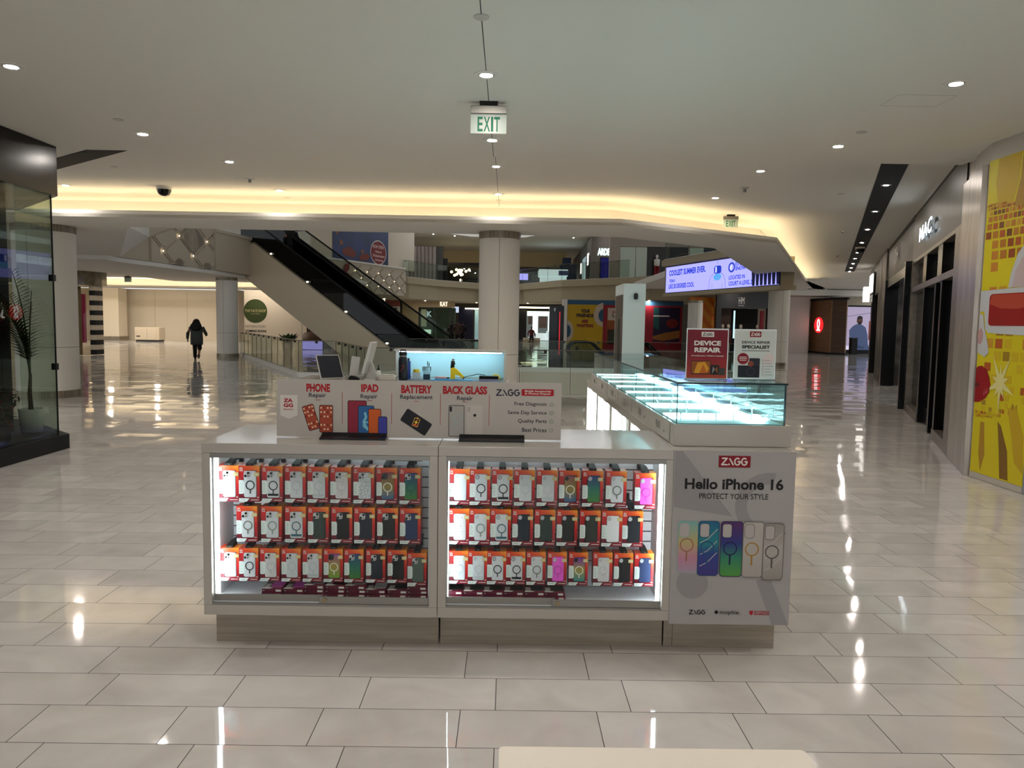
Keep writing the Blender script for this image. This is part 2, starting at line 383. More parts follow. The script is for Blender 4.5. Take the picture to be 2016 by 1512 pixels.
def ceiling_bits():
    def dome(loc, lab):
        t = thing('dome_camera', lab, 'camera', loc)
        b = B(); b.cyl(0, 0, .13, -.05, -.0005, 28); b.build('mounting_plate', PAPER, t)
        b = B(); b.lathe([(.125, -.05), (.12, -.08), (.1, -.13), (.06, -.16), (.001, -.17)], n=24); b.build('dome', BLK, t)
    dome((-6.232, 14.0, FAR), 'black dome security camera on the ceiling left of centre')
    p = Vector((4.80, 9.9)) + Vector((.386, .9225))*13.4 + Vector((.9225, -.386))*.18
    dome((p.x, p.y, FAR-.012), 'dome security camera in the black slot of the right corridor')
    def detector(loc, lab):
        t = thing('smoke_detector', lab, 'smoke detector', loc, group='smoke detectors and sprinklers')
        b = B(); b.cyl(0, 0, .07, -.018, -.0005, 24); b.build('base', PAPER, t)
        b = B(); b.lathe([(.001, -.075), (.022, -.072), (.03, -.055), (.03, -.02)], n=16); b.build('sensor_head', ALU, t)
    detector((-4.35, 13.0, FAR), 'white smoke detector between the dome camera and the centre lamps')
    detector((3.97, 13.1, FAR), 'white smoke detector above the small exit sign')
    detector((8.0, 18.5, FAR), 'smoke detector left of the slot, nearer the viewer')
    detector((10.6, 24.8, FAR), 'smoke detector left of the slot, farther down the corridor')
    detector((-.22, 10.5, FAR), 'smoke detector on the ceiling joint behind the exit sign')
    def disc(loc, lab):
        b = B(); b.cyl(0, 0, .055, -.006, -.0005, 24); o = b.build('sprinkler_cover', GREY, None, 0, loc)
        tag(o, lab, 'sprinkler', 'flat round sprinkler covers')
    disc((-4.16, 8.3, NEAR), 'flat round cover near the left lamps of the near ceiling')
    disc((-.213, 5.386, NEAR), 'flat round cover on the joint ahead of the first lamp')
    disc((3.73, 8.28, NEAR), 'flat round cover near the right lamps of the near ceiling')
    disc((-6.2, 12.2, FAR), 'flat round cover beside the black slot at left')
    disc((5.78, 13.5, FAR), 'flat round cover between exit sign and slot')
    disc((-.213, 14.85, FAR), 'flat round cover on the joint by the cove')
    disc((-4.3, 15.0, FAR), 'flat round cover above the left part of the cove')
ceiling_bits()
def exit_sign(loc, lab, far=False, s=1.0):
    t = thing('exit_sign', lab, 'exit sign', loc); t.scale = (s, s, s)
    b = B(); b.box(-.085, .085, -.05, .05, -.035, -.0005); b.build('ceiling_mount', BLKM, t)
    b = B(); b.box(-.17, .17, -.03, .03, -.11, -.036); b.build('housing', ALU, t, .004)
    b = B(); b.box(-.17, .17, -.004, .004, -.29, -.1105); o = b.build('sign_panel', mat('exit_panel', 'C3CFC4', .3), t)
    b = B(fr((0, -.0042, 0), (1, 0, 0), (0, -1, 0)))
    x = -.105
    for ch, wd in (('E', .05), ('X', .062), ('I', .022), ('T', .055)):
        b.text(ch, x, -.272, x+wd, -.135, 0, .001, .02); x += wd+.008
    b.build('lettering', mat('exit_green', '1B7B5A', .5, emit=.05), o)
exit_sign((-.213, 7.42, NEAR), 'large green and white exit sign hanging on the ceiling joint')
exit_sign((4.66, 16.25, FAR), 'small exit sign hanging over the ledge of the cove at right', s=.92)
exit_sign((-17.3, 35.0, 3.5), 'far exit sign glowing in the left wing', s=.95)
# ------------------------------------------------------------------ the kiosk: front cabinets
CARTON = ramp_mat('carton_print', [(0.0, '571024'), (.3, '8A1626'), (.62, 'C42022'), (.85, 'DE5A22'), (1.0, 'F0962E')], 2, -.02, .222, .35, 0, .75)
def cabinet(x0, x1, word):
    t = thing('display_cabinet', f'white lit display cabinet of phone cases, {word} of the two', 'cabinet', ((x0+x1)/2, 3.75, 0), 0, 'front display cabinets')
    a = (x1-x0)/2; ox = .042
    b = B(); b.box(-a, a, 0, .68, 1.027, 1.077); b.box(-a, a, 0, .68, .2, .252)
    b.box(-a, -a+ox, 0, .68, .252, 1.027); b.box(a-ox, a, 0, .68, .252, 1.027); b.box(-a+ox, a-ox, .31, .34, .252, 1.027)
    b.build('body', WHITE, t, .003)
    b = B(); b.box(-a+.004, a-.004, .15, .62, .001, .2); b.build('plinth', noise_mat('brushed_plinth', '9A9083', 'A89E90', 40, .35, (.05, 1, 1), metal=.35), t)
    # slatted back wall
    b = B(); z = .415
    b.box(-a+ox, a-ox, .301, .309, .27, z-.006, 0); b.box(-a+ox, a-ox, .305, .31, .27, 1.02, 1)
    while z < 1.0:
        b.box(-a+ox, a-ox, .298, .306, z, min(z+.049, 1.02), 0); z += .056
    b.build('slat_wall', [mat('slat_white', 'D9DDE2', .4), DARKG], t)
    b = B(); b.box(-a+ox, a-ox, .02, .3, .2525, .268); b.build('bottom_deck', mat('deck_white', 'DCE0E3', .35), t)
    b = B(); b.box(-a+ox, a-ox, .002, .03, .2525, .262); b.build('door_track', ALU, t); b = B(); b.box(-a+ox, a-ox, .0, .03, 1.003, 1.0265); b.build('door_track', ALU, t)
    for s in (-1, 1):
        b = B(); hw = .011 if (word == 'left one') == (s < 0) else .004; xx = s*(a-ox-.001-hw)
        if word == 'left one' and s > 0: hw = .002; xx = s*(a-ox-.001-hw)
        b.box(xx-hw, xx+hw, .035, .052, .275, 1.0); b.build('light_strip', LEDM if hw > .003 else mat('cool_led_side', 'F2FFFF', emit=26.0, ecol='E4FBFF'), t)
        b = B(); xx = s*(a-ox-.0035); b.box(xx-.003, xx+.003, .03, .30, .27, 1.02); b.build('side_lining', mat('deck_white', 'DCE0E3', .35), t)
    b = B(); b.box(-a+ox+.02, a-ox-.02, .25, .27, 1.012, 1.022); b.build('light_strip', mat('cool_led_soft', 'F2FFFF', emit=4.0, ecol='E4FBFF'), t)
    for s, y0, nm in ((-1, .022, 1), (1, .008, 2)):
        xa, xb = (-a+ox+.003, .008) if s < 0 else (-.008, a-ox-.003)
        b = B(); b.box(xa, xb, y0, y0+.005, .30, 1.01); d = b.build('sliding_door', glass('door_glass', 'FCFEFD', .45), t)
        b = B(); b.box(xa, xb, y0-.002, y0+.006, .262, .30) if s > 0 else b.box(xa, xb, y0-.002, y0+.006, .266, .303); b.build('bottom_rail', ALU, d, .002)
        if s > 0:
            b = B(fr((.02, y0-.002, .282), (1, 0, 0), (0, -1, 0))); b.ring(0, 0, .006, .0115, 0, .006, 20); b.cyl(0, 0, .006, 0, .004, 16); b.box(-.001, .001, -.004, .004, .004, .0045)
            b.build('door_lock', mat('brass_lock', '9A8A6A', .3, metal=.9), d)
    return t
cabinet(-1.512, -.337, 'left one'); cabinet(-.335, .842, 'right one')
def corner_cabinet():
    t = thing('corner_cabinet', 'plain white corner cabinet behind the large case poster', 'cabinet', (1.143, 3.752, 0))
    b = B(); b.box(-.298, .3, 0, .66, .2, 1.077); b.build('body', WHITE, t, .003)
    b = B(); b.box(-.296, -.25, .15, .6, .001, .2); b.box(-.249, .288, .146, .6, .001, .2); b.build('plinth', noise_mat('brushed_plinth', '9A9083', 'A89E90', 40), t)
corner_cabinet()

# ------------------------------------------------------------------ phone case boxes on hooks
def case_mats():
    solid = dict(clear=('D3D8DE', .25), white=('E6E8EC', .4), black=('121315', .5), navy=('16202E', .5), blue=('24365F', .5), green=('27362F', .5), olive=('2B2F29', .5), sage=('566660', .5), pink=('F05FDC', .4), dnavy=('141B26', .5))
    d = {k: mat('case_'+k, c, r) for k, (c, r) in solid.items()}
    d['sunset'] = ramp_mat('case_sunset', [(0, '2A5F8A'), (.45, '8A7A3A'), (.75, '8A6A45'), (1, '8A4A5A')], 2, .024, .161)
    d['ocean'] = ramp_mat('case_ocean', [(0, '3B7A2E'), (.5, '14695A'), (1, '24387A')], 2, .024, .161)
    d['meadow'] = ramp_mat('case_meadow', [(0, '6F9A3A'), (.5, 'A08A3A'), (.8, '9A6A6A'), (1, '8A4A9A')], 2, .024, .161)
    d['lagoon'] = ramp_mat('case_lagoon', [(0, '2A8A8A'), (.5, 'A0933A'), (.8, '8A5A8A'), (1, '7A3A8A')], 2, .024, .161)
    d['speckle'] = noise_mat('case_speckle', 'D6D4D6', '6A6470', 130, .3, lo=.62, hi=.72, detail=2)
    d['glitter'] = noise_mat('case_glitter', 'DDE4EA', '8F9AA4', 210, .3, lo=.48, hi=.6, detail=2)
    return d
CM = case_mats()
RING = dict(b=mat('ring_black', '0E0F16', .4), w=mat('ring_white', 'E8E6DC', .4), c=mat('ring_clear', 'C0C8CF', .3), g=mat('ring_grey', '6F7268', .4), t=mat('ring_teal', '3A6673', .4), p=mat('ring_pink', 'C246B0', .4), n=mat('ring_green', '1D5A50', .4), s=mat('ring_sage', '7E8F86', .4))
GOLD = mat('gold_sticker', 'D5C68E', .35)
BF = fr((0, 0, 0), (1, 0, 0), (0, -1, 0))
def shared_meshes():
    m = {}
    def keep(k, b, mats):
        o = b.build(k, mats); m[k] = o.data; bpy.data.objects.remove(o)
    b = B(); W, Hh, D = .056, .186, .07
    wx0, wx1, wz0, wz1 = -.031, .0405, .022, .162
    b.box(-W, wx0, 0, .002, 0, Hh); b.box(wx1, W, 0, .002, 0, Hh); b.box(wx0, wx1, 0, .002, 0, wz0); b.box(wx0, wx1, 0, .002, wz1, Hh)
    b.box(-W, W, .0125, D, 0, Hh); b.box(-W, wx0, .002, .0125, 0, Hh); b.box(wx1, W, .002, .0125, 0, Hh); b.box(wx0, wx1, .002, .0125, 0, wz0); b.box(wx0, wx1, .002, .0125, wz1, Hh)
    b.M = BF; b.prism([(wx0, wz1), (wx0+.02, wz1), (wx0, wz1-.026)], -.002, .0003)
    keep('carton', b, [CARTON])
    b = B(BF); b.prism(rrect(-.0285, .0235, .0385, .160, .009), -.012, .0004); b.prism(rrect(-.026, .026, .036, .1575, .008), .0004, .0012); keep('phone_case', b, [CM['clear']])
    b = B(BF); b.prism(rrect(-.027, .126, .004, .157, .008), .0012, .0022); [b.cyl(u, v, .0062, .0022, .004, 14, 1) for u, v in ((-.0195, .134), (-.0045, .1495))]; b.cyl(-.004, .134, .003, .0022, .003, 10, 1)
    keep('camera_pro', b, [mat('camera_plate', 'C3C4C6', .3), BLK])
    b = B(BF); b.prism(rotp(rrect(-.0245, .134, -.0045, .156, .0085), -.45, (-.0145, .145)), .0012, .0024); keep('camera_pill', b, [mat('camera_grey', 'B9BBC0', .3)])
    b = B(BF); b.prism(rotp(rrect(-.0245, .134, -.0045, .156, .0085), -.45, (-.0145, .145)), .0012, .0018); b.prism(rotp(rrect(-.022, .1365, -.007, .1535, .006), -.45, (-.0145, .145)), .0018, .0026, 1); keep('camera_pill_ringed', b, [BLK, mat('camera_grey', 'B9BBC0', .3)])
    b = B(BF); b.ring(.005, .086, .0195, .0245, .0012, .0024, 26); b.prism(rect(.0022, .043, .0078, .063), .0012, .0024); keep('ring', b, [RING['b']])
    b = B(BF); b.prism(rect(-.023, .033, .033, .044), .0012, .003); keep('bar', b, [RING['b']])
    b = B(BF); b.prism([(-.0555, .041), (-.031, .041), (-.0255, .050), (-.0255, .103), (-.031, .112), (-.0555, .112)], .0002, .0011)
    for i in range(6): b.prism(rect(-.052, .052+.009*i, -.036 - .003*(i % 2), .054+.009*i), .0011, .0013, 1)
    keep('spec_label', b, [mat('spec_white', 'DDE8E6', .5), mat('spec_text', '9AA6A6', .6)])
    b = B(BF); b.prism(rrect(.0275, .133, .0555, .152, .004), .0013, .0023); b.text('A+', .036, .138, .05, .147, .0023, .0003, .02, 1); keep('gold_sticker', b, [GOLD, PAPER])
    b = B(BF); b.text('ZA', -.052, .169, -.034, .1775, .0002, .0006, .05); b.text('GG', -.052, .158, -.033, .1665, .0002, .0006, .04); keep('lettering', b, [PAPER])
    b = B(BF); b.prism([(-.0555, .0008), (-.0135, .0008), (.0005, .018), (-.0555, .018)], .0002, .0011); b.prism(rect(-.05, .0085, -.022, .0115), .0011, .0013, 1); b.prism(rect(.008, .0085, .05, .0115), .0003, .0009, 2); b.prism(rect(.04, .022, .052, .0255), .0003, .0009, 2)
    keep('name_label', b, [mat('spec_white', 'DDE8E6', .5), mat('spec_text', '9AA6A6', .6), PAPER])
    b = B(); b.prism([(-.019, .002), (.019, .002), (.017, .075), (-.017, .075)], .1865, .198); b.add([(-.019, .002, .198), (.019, .002, .198), (.015, .075, .212), (-.015, .075, .212), (-.017, .075, .198), (.017, .075, .198)], [(0, 1, 2, 3), (0, 3, 4), (1, 5, 2), (3, 2, 5, 4)])
    b.box(-.011, .011, .07, .205, .196, .211); b.box(-.011, .011, .186, .207, .17, .235); b.M = BF; b.cyl(.004, .1925, .0022, -.0019, -.001, 8, 1)
    keep('hook', b, [BLKM, ALU])
    return m
SM = shared_meshes()
def inst(name, me, parent, m=None):
    o = bpy.data.objects.new(name, me); C.objects.link(o)
    if parent: o.parent = parent
    if m:
        o.material_slots[0].link = 'OBJECT'; o.material_slots[0].material = m
    return o
CW = dict(clear='clear', white='white', black='black', navy='dark navy', blue='blue', green='dark green', olive='olive black', sage='grey-green', pink='hot pink', dnavy='navy black', sunset='amber to blue', ocean='blue to green', meadow='yellow to green', lagoon='amber to teal', speckle='speckled', glitter='glittery')
RW = dict(b='black', w='white', c='clear', g='grey', t='teal', p='pink', n='green', s='sage')
ROWW = {1: 'top', 2: 'middle', 3: 'bottom'}
NTH = ['first', 'second', 'third', 'fourth', 'fifth', 'sixth', 'seventh', 'eighth', 'ninth', 'tenth']
def case_box(x, z, spec, pro, sc_, cab, row, i, y=3.838):
    c, *o = spec.split('/'); rg = o[0] if o and o[0] else ''; bar = len(o) > 1
    desc = f"{CW[c]} case" + (f" with {RW[rg]} ring" if rg else '') + (' and stand bar' if bar else '')
    t = thing('phone_case_box', f"red box, {desc}, {NTH[i]} in {ROWW[row]} row, {cab} cabinet", 'box', (x, y, z), 0, f'boxed phone cases in the {cab} cabinet')
    t.scale = (sc_, 1, .93 if row == 3 else 1)
    inst('carton', SM['carton'], t)
    k = inst('phone_case', SM['phone_case'], t, CM[c])
    if pro: inst('camera', SM['camera_pro'], k, mat('camera_dark', '2A2A28', .4) if c in ('sunset', 'meadow') else None)
    else: inst('camera', SM['camera_pill_ringed' if rg in ('b', 't', 'c', 'g') else 'camera_pill'], k, {'b': RING['b'], 't': RING['t']}.get(rg, RING['c'] if rg in ('c', 'g') else (mat('camera_dark', '2A2A28', .4) if c in ('sunset', 'lagoon') else None)))
    if rg: inst('magnet_ring', SM['ring'], k, RING[rg])
    if bar: inst('kickstand_bar', SM['bar'], k, RING[rg])
    for nm in ('spec_label', 'gold_sticker', 'lettering', 'name_label'): inst(nm, SM[nm], t)
    h = inst('display_hook', SM['hook'], None); h.location = (x, y, z); h.scale = t.scale
    tag(h, f"black hook holding the {NTH[i]} box of the {ROWW[row]} row, {cab} cabinet", 'hook', f'black hooks in the {cab} cabinet')
F_ = 1500/(3.84+.13)
def shelf_rows():
    L1 = 'clear clear/b clear/b/1 clear/c clear/c/1 speckle/c glitter/c sunset/w ocean/n'.split()
    L2 = 'clear/g clear/s clear/t/1 green black navy black blue'.split()
    L3 = 'clear clear/b speckle/c clear/c clear/c/1 meadow/w ocean navy black sage'.split()
    R1 = 'clear clear/b clear/b/1 clear/c clear/c/1 sunset/w ocean clear/g pink/p'.split()
    R2 = 'speckle clear/s clear/t/1 navy green black olive white dnavy'.split()
    R3 = 'clear/c clear/c/1 clear/b clear/b/1 clear/g pink/p lagoon/w speckle/c black blue'.split()
    px = {('left', 1): [453, 498, 543, 588, 632, 676.5, 721.5, 766.5, 811.8], ('left', 2): [492.5, 540.5, 587.5, 632.3, 678.5, 723, 768.2, 812.7],
          ('left', 3): [451.5, 493.5, 536.5, 578.4, 620, 661.4, 702, 745, 787.4, 826.5],
          ('right', 1): [905.5, 950, 994, 1037.5, 1081.7, 1125.4, 1171, 1217.2, 1274.3], ('right', 2): [904.2, 947.7, 992, 1035.2, 1079, 1122.5, 1168, 1211, 1251.4],
          ('right', 3): [900.4, 941, 981, 1020.8, 1063, 1104.7, 1146.6, 1195, 1236, 1276.6]}
    zz = {('left', 1): .762, ('left', 2): .553, ('left', 3): .347, ('right', 1): .762, ('right', 2): .555, ('right', 3): .347}
    for (cab, row), specs in {('left', 1): L1, ('left', 2): L2, ('left', 3): L3, ('right', 1): R1, ('right', 2): R2, ('right', 3): R3}.items():
        for i, sp in enumerate(specs):
            p = px[(cab, row)][i]; x = (p-1000)/1500*3.915 + .004*(cab == 'left')
            inner = (-1.467 if cab == 'left' else -.290)+.0545
            x = max(x, inner if i == 0 else xprev+(.0985 if row == 3 else .1062)); xprev = x
            dz = 0
            if row == 1 and i == 8 and cab == 'right': dz = -.008
            if row == 3 and cab == 'left' and i == 9: dz = -.014
            case_box(x, zz[(cab, row)]+dz, sp, cab == 'left', .88 if row == 3 else .945, cab, row, i)
shelf_rows()
def flat_boxes():
    b = B(); b.box(-.052, .052, 0, .17, 0, .0205); m0 = ramp_mat('carton_flat', [(0, '4A0F24'), (1, '6A1530')], 0, -.05, .05, .35)
    o = b.build('carton', m0); me = o.data; bpy.data.objects.remove(o)
    b = B(); b.box(.018, .045, -.0008, .0, .005, .015); b.box(-.047, -.04, -.0006, .0, .009, .012, 1); o = b.build('price_label', [PAPER, GREY]); me2 = o.data; bpy.data.objects.remove(o)
    b = B(); b.prism([(-.051, .001), (-.012, .001), (.0, .016), (-.051, .016)], .0206, .0212); o = b.build('white_corner', PAPER); me3 = o.data; bpy.data.objects.remove(o)
    b = B(); b.prism(rrect(-.047, .02, -.02, .07, .004), .0206, .0212); b.prism(rrect(-.015, .025, .045, .15, .01), .0206, .0214, 1); o = b.build('window', [PAPER, CM['clear']]); me4 = o.data; bpy.data.objects.remove(o)
    tops = dict(left=['pink', 'pink', 'clear', 'olive', 'clear', 'white', 'navy', 'green'], right=['green', 'green', 'green', 'black', 'navy', 'green'])
    xs = dict(left=[544, 585.5, 626.5, 667.5, 708, 748.5, 790, 829.5], right=[899, 939.5, 980, 1020, 1060.5, 1101])
    for cab in ('left', 'right'):
        for i, p in enumerate(xs[cab]):
            x = (p-1000)/1500*3.925; n = 3 if (cab == 'left' and i in (2, 3, 4, 7)) else 2
            for j in range(n):
                pos = 'top' if j == n-1 else ('bottom' if j == 0 else 'middle')
                t = thing('flat_case_box', f"flat maroon case box, {pos} of the {NTH[i]} pile on the {cab} cabinet deck", 'box', (x+.002*((i+j) % 3-1), 3.83+.003*((i*2+j) % 2), .2685+.0215*j), 0, f'flat boxes on the {cab} cabinet deck')
                inst('carton', me, t); inst('price_label', me2, t)
                if j == n-1:
                    inst('white_corner', me3, t); q = inst('window', me4, t)
                    q.material_slots[1].link = 'OBJECT'; q.material_slots[1].material = CM[tops[cab][i]]
    t = thing('flat_case_box', 'dark flat box lying on the hooks above the top row, left cabinet', 'box', (-.515, 3.83, .985))
    b = B(); b.box(-.09, .09, 0, .15, 0, .016); b.build('carton', BLKM, t, .001)
    b = B(); b.box(-.088, .088, -.0008, 0, .0115, .015); b.build('pink_edge', mat('edge_pink', 'B86A78', .5), t)
flat_boxes()

# ------------------------------------------------------------------ lettering helpers for the kiosk brand
def logo(b, u0, v0, u1, v1, m=0, w=0.0):
    k = (u1-u0)/4.15; h = v1-v0; s = h*.19
    def st(p): b.stroke([(u0+x*k, v0+y*h) for x, y in p], s, w, w+.001, m)
    st([(.05, .95), (.85, .95), (.05, .05), (.9, .05)])
    st([(1.25, .95), (1.85, .05)]); b.prism([(u0+1.0*k, v0), (u0+1.35*k, v0), (u0+1.2*k, v0+.3*h)], w, w+.001, m)
    for g in (2.5, 3.6):
        st([(g+.42*math.cos(a), .5+.47*math.sin(a)) for a in [math.radians(d) for d in range(45, 361, 21)]]+[(g+.1, .5)])
# ------------------------------------------------------------------ long banner on the counter
def banner():
    t = thing('banner_board', 'long white repair price banner standing on the front counter', 'sign', (-.458, 3.97, 1.083))
    X = .458
    b = B(); b.box(-1.203+X, .287+X, 0, .006, 0, .300); b.build('board', mat('foam_board', 'B4AFA8', .5), t)
    F = fr((X, -.0004, -1.083), (1, 0, 0), (0, -1, 0))
    b = B(F)
    for s, r in (('PHONE', (-1.047, 1.318, -.923, 1.362)), ('IPAD', (-.761, 1.322, -.671, 1.363)), ('BATTERY', (-.552, 1.319, -.392, 1.362)), ('BACK GLASS', (-.334, 1.318, -.103, 1.361))):
        b.text(s, *r, 0, .0008, .045)
    for u in (-.985, -.716, -.472, -.218): b.prism(rect(u-.013, 1.2755, u+.013, 1.278), 0, .0006)
    for u in (-.8595, -.602, -.3465, -.091): b.prism(rect(u-.0012, 1.154, u+.0012, 1.318), 0, .0006)
    b.text('ZA', -1.166, 1.262, -1.118, 1.282, .0012, .0006, .05); b.text('GG', -1.166, 1.236, -1.116, 1.256, .0012, .0006, .05)
    b.text('PROTECT', -1.166, 1.221, -1.113, 1.228, .0012, .0006, .03)
    b.build('red_lettering', RED, t)
    b = B(F)
    for s, r in (('Repair', (-1.034, 1.284, -.944, 1.313)), ('Repair', (-.764, 1.282, -.676, 1.311)), ('Replacement', (-.557, 1.283, -.387, 1.311)), ('Repair', (-.26, 1.28, -.178, 1.309))):
        b.text(s, *r, 0, .0007, .012)
    for s, r in (('Free Diagnosis', (.041, 1.258, .209, 1.282)), ('Same Day Service', (.007, 1.212, .210, 1.236)), ('Quality Parts', (.061, 1.167, .211, 1.192)), ('Best Prices', (.083, 1.124, .212, 1.146))):
        b.text(s, *r, 0, .0007, .008)
    logo(b, -.055, 1.314, .070, 1.346)
    b.build('dark_lettering', NAVY, t)
    b = B(F); b.prism(rrect(.077, 1.315, .246, 1.350, .006), 0, .0006); b.text('Mobile Accessories', .094, 1.3345, .231, 1.3455, .0006, .0005, .02, 1); b.text('& Phone Repair', .094, 1.3195, .231, 1.3315, .0006, .0005, .02, 1)
    b.build('red_badge', [RED, PAPER], t)
    b = B(F)
    for v in (1.27, 1.225, 1.18, 1.134):
        b.ring(.236, v, .0095, .0112, 0, .0006, 22); b.stroke([(.231, v), (.235, v-.004), (.242, v+.005)], .0016, 0, .0006)
    b.build('tick_marks', mat('tick_green', '6E8A7A', .5), t)
    b = B(F); sh = [(-1.183, 1.300), (-1.094, 1.300), (-1.094, 1.195), (-1.1385, 1.175), (-1.183, 1.195)]
    b.prism([(u-.002, v-.003) for u, v in sh], 0, .0003, 1); b.prism(sh, .0003, .0010)
    b.build('shield_print', [mat('shield_white', 'D3CEC8', .5), GREY], t)
    # printed devices
    b = B(F)
    def dev(c, wd, ht, a, m, w=0.0, edge=0):
        b.prism(rotp(rrect(c[0]-wd/2, c[1]-ht/2, c[0]+wd/2, c[1]+ht/2, .009), a, c), w, w+.0006, edge)
        b.prism(rotp(rrect(c[0]-wd/2+.003, c[1]-ht/2+.003, c[0]+wd/2-.003, c[1]+ht/2-.003, .007), a, c), w+.0006, w+.0009, m)
    def icons(c, wd, ht, a, w):
        for i in range(4):
            for j in range(6):
                if j == 2: continue
                u, v = c[0]-wd*.36+i*wd*.24, c[1]-ht*.38+j*ht*.155
                b.prism(rotp(rrect(u-.0045, v-.0045, u+.0045, v+.0045, .0015, 2), a, c), w+.0009, w+.0011, 7 if (i+j) % 3 else 2)
    dev((-1.023, 1.184), .062, .135, .3, 1); icons((-1.023, 1.184), .062, .135, .3, 0)
    dev((-.944, 1.178), .072, .145, 0, 1, .0012); icons((-.944, 1.178), .072, .145, 0, .0012)
    dev((-.782, 1.182), .1, .19, 0, 3, 0); dev((-.735, 1.172), .085, .158, 0, 4, .0012); dev((-.69, 1.165), .068, .14, 0, 5, .0024); dev((-.648, 1.145), .048, .1, 0, 6, .0036)
    b.stroke([(-.742, 1.215), (-.735, 1.19), (-.748, 1.165), (-.735, 1.14), (-.728, 1.125)], .012, .0021, .0024, 8); b.ring(-.733, 1.148, .012, .02, .0021, .0024, 20, 8)
    dev((-.473, 1.167), .075, .155, 1.0, 0, 0)
    q = lambda p: rotp(p, -.35, (-.473, 1.167))
    b.stroke(q([(-.487, 1.145), (-.487, 1.187), (-.459, 1.187), (-.459, 1.145), (-.487, 1.145)]), .003, .0009, .0012, 9); b.prism(q(rect(-.479, 1.187, -.467, 1.193)), .0009, .0012, 9)
    b.prism(q(rect(-.485, 1.147, -.461, 1.155)), .0009, .0011, 10); b.prism(q([(-.47, 1.183), (-.483, 1.163), (-.474, 1.163), (-.477, 1.148), (-.463, 1.17), (-.472, 1.17)]), .0012, .0014, 11)
    dev((-.262, 1.177), .083, .166, 0, 12, 0); b.stroke([(-.29, 1.20), (-.262, 1.18), (-.275, 1.15), (-.24, 1.13)], .0012, .0009, .0011, 8); b.ring(-.255, 1.19, .02, .0212, .0009, .0011, 18, 8)
    b.prism(rrect(-.298, 1.225, -.286, 1.253, .005), .0009, .0014, 0)
    dev((-.167, 1.177), .082, .164, 0, 13, 0, 13); b.prism(rrect(-.204, 1.225, -.19, 1.253, .005), .0009, .0014, 12); b.cyl(-.166, 1.208, .008, .0009, .0013, 12, 0)
    cs = ['15141A', 'A0432A', '7A2418', '8A2238', '2A5F9A', 'C65A1E', '3A3F9A', 'DDBE9A', '7FC4D6', 'D9A44A', 'B03028', 'F0C83A', 'A7A49E', 'BFBAB2']
    b.build('device_prints', [mat('ink_'+c, c, .45) for c in cs], t)
    for x0, x1, nm in ((-.965, -.625, 'left'), (-.245, .095, 'right')):
        b = B(fr(((x0+x1)/2, 3.93, 1.0772), (0, 1, 0), (1, 0, 0))); h = (x1-x0)/2
        b.prism([(-.028, 0), (.085, 0), (.085, .012), (.06, .016), (.05, .03), (.046, .03), (.046, .006), (.0395, .006), (.0395, .03), (.036, .03), (.02, .016), (-.028, .008)], -h, h)
        o = b.build('sign_stand', mat('stand_black', '141416', .35), None)
        tag(o, f'black slotted stand holding up the {nm} end of the long banner', 'sign stand', 'slotted banner stands')
banner()
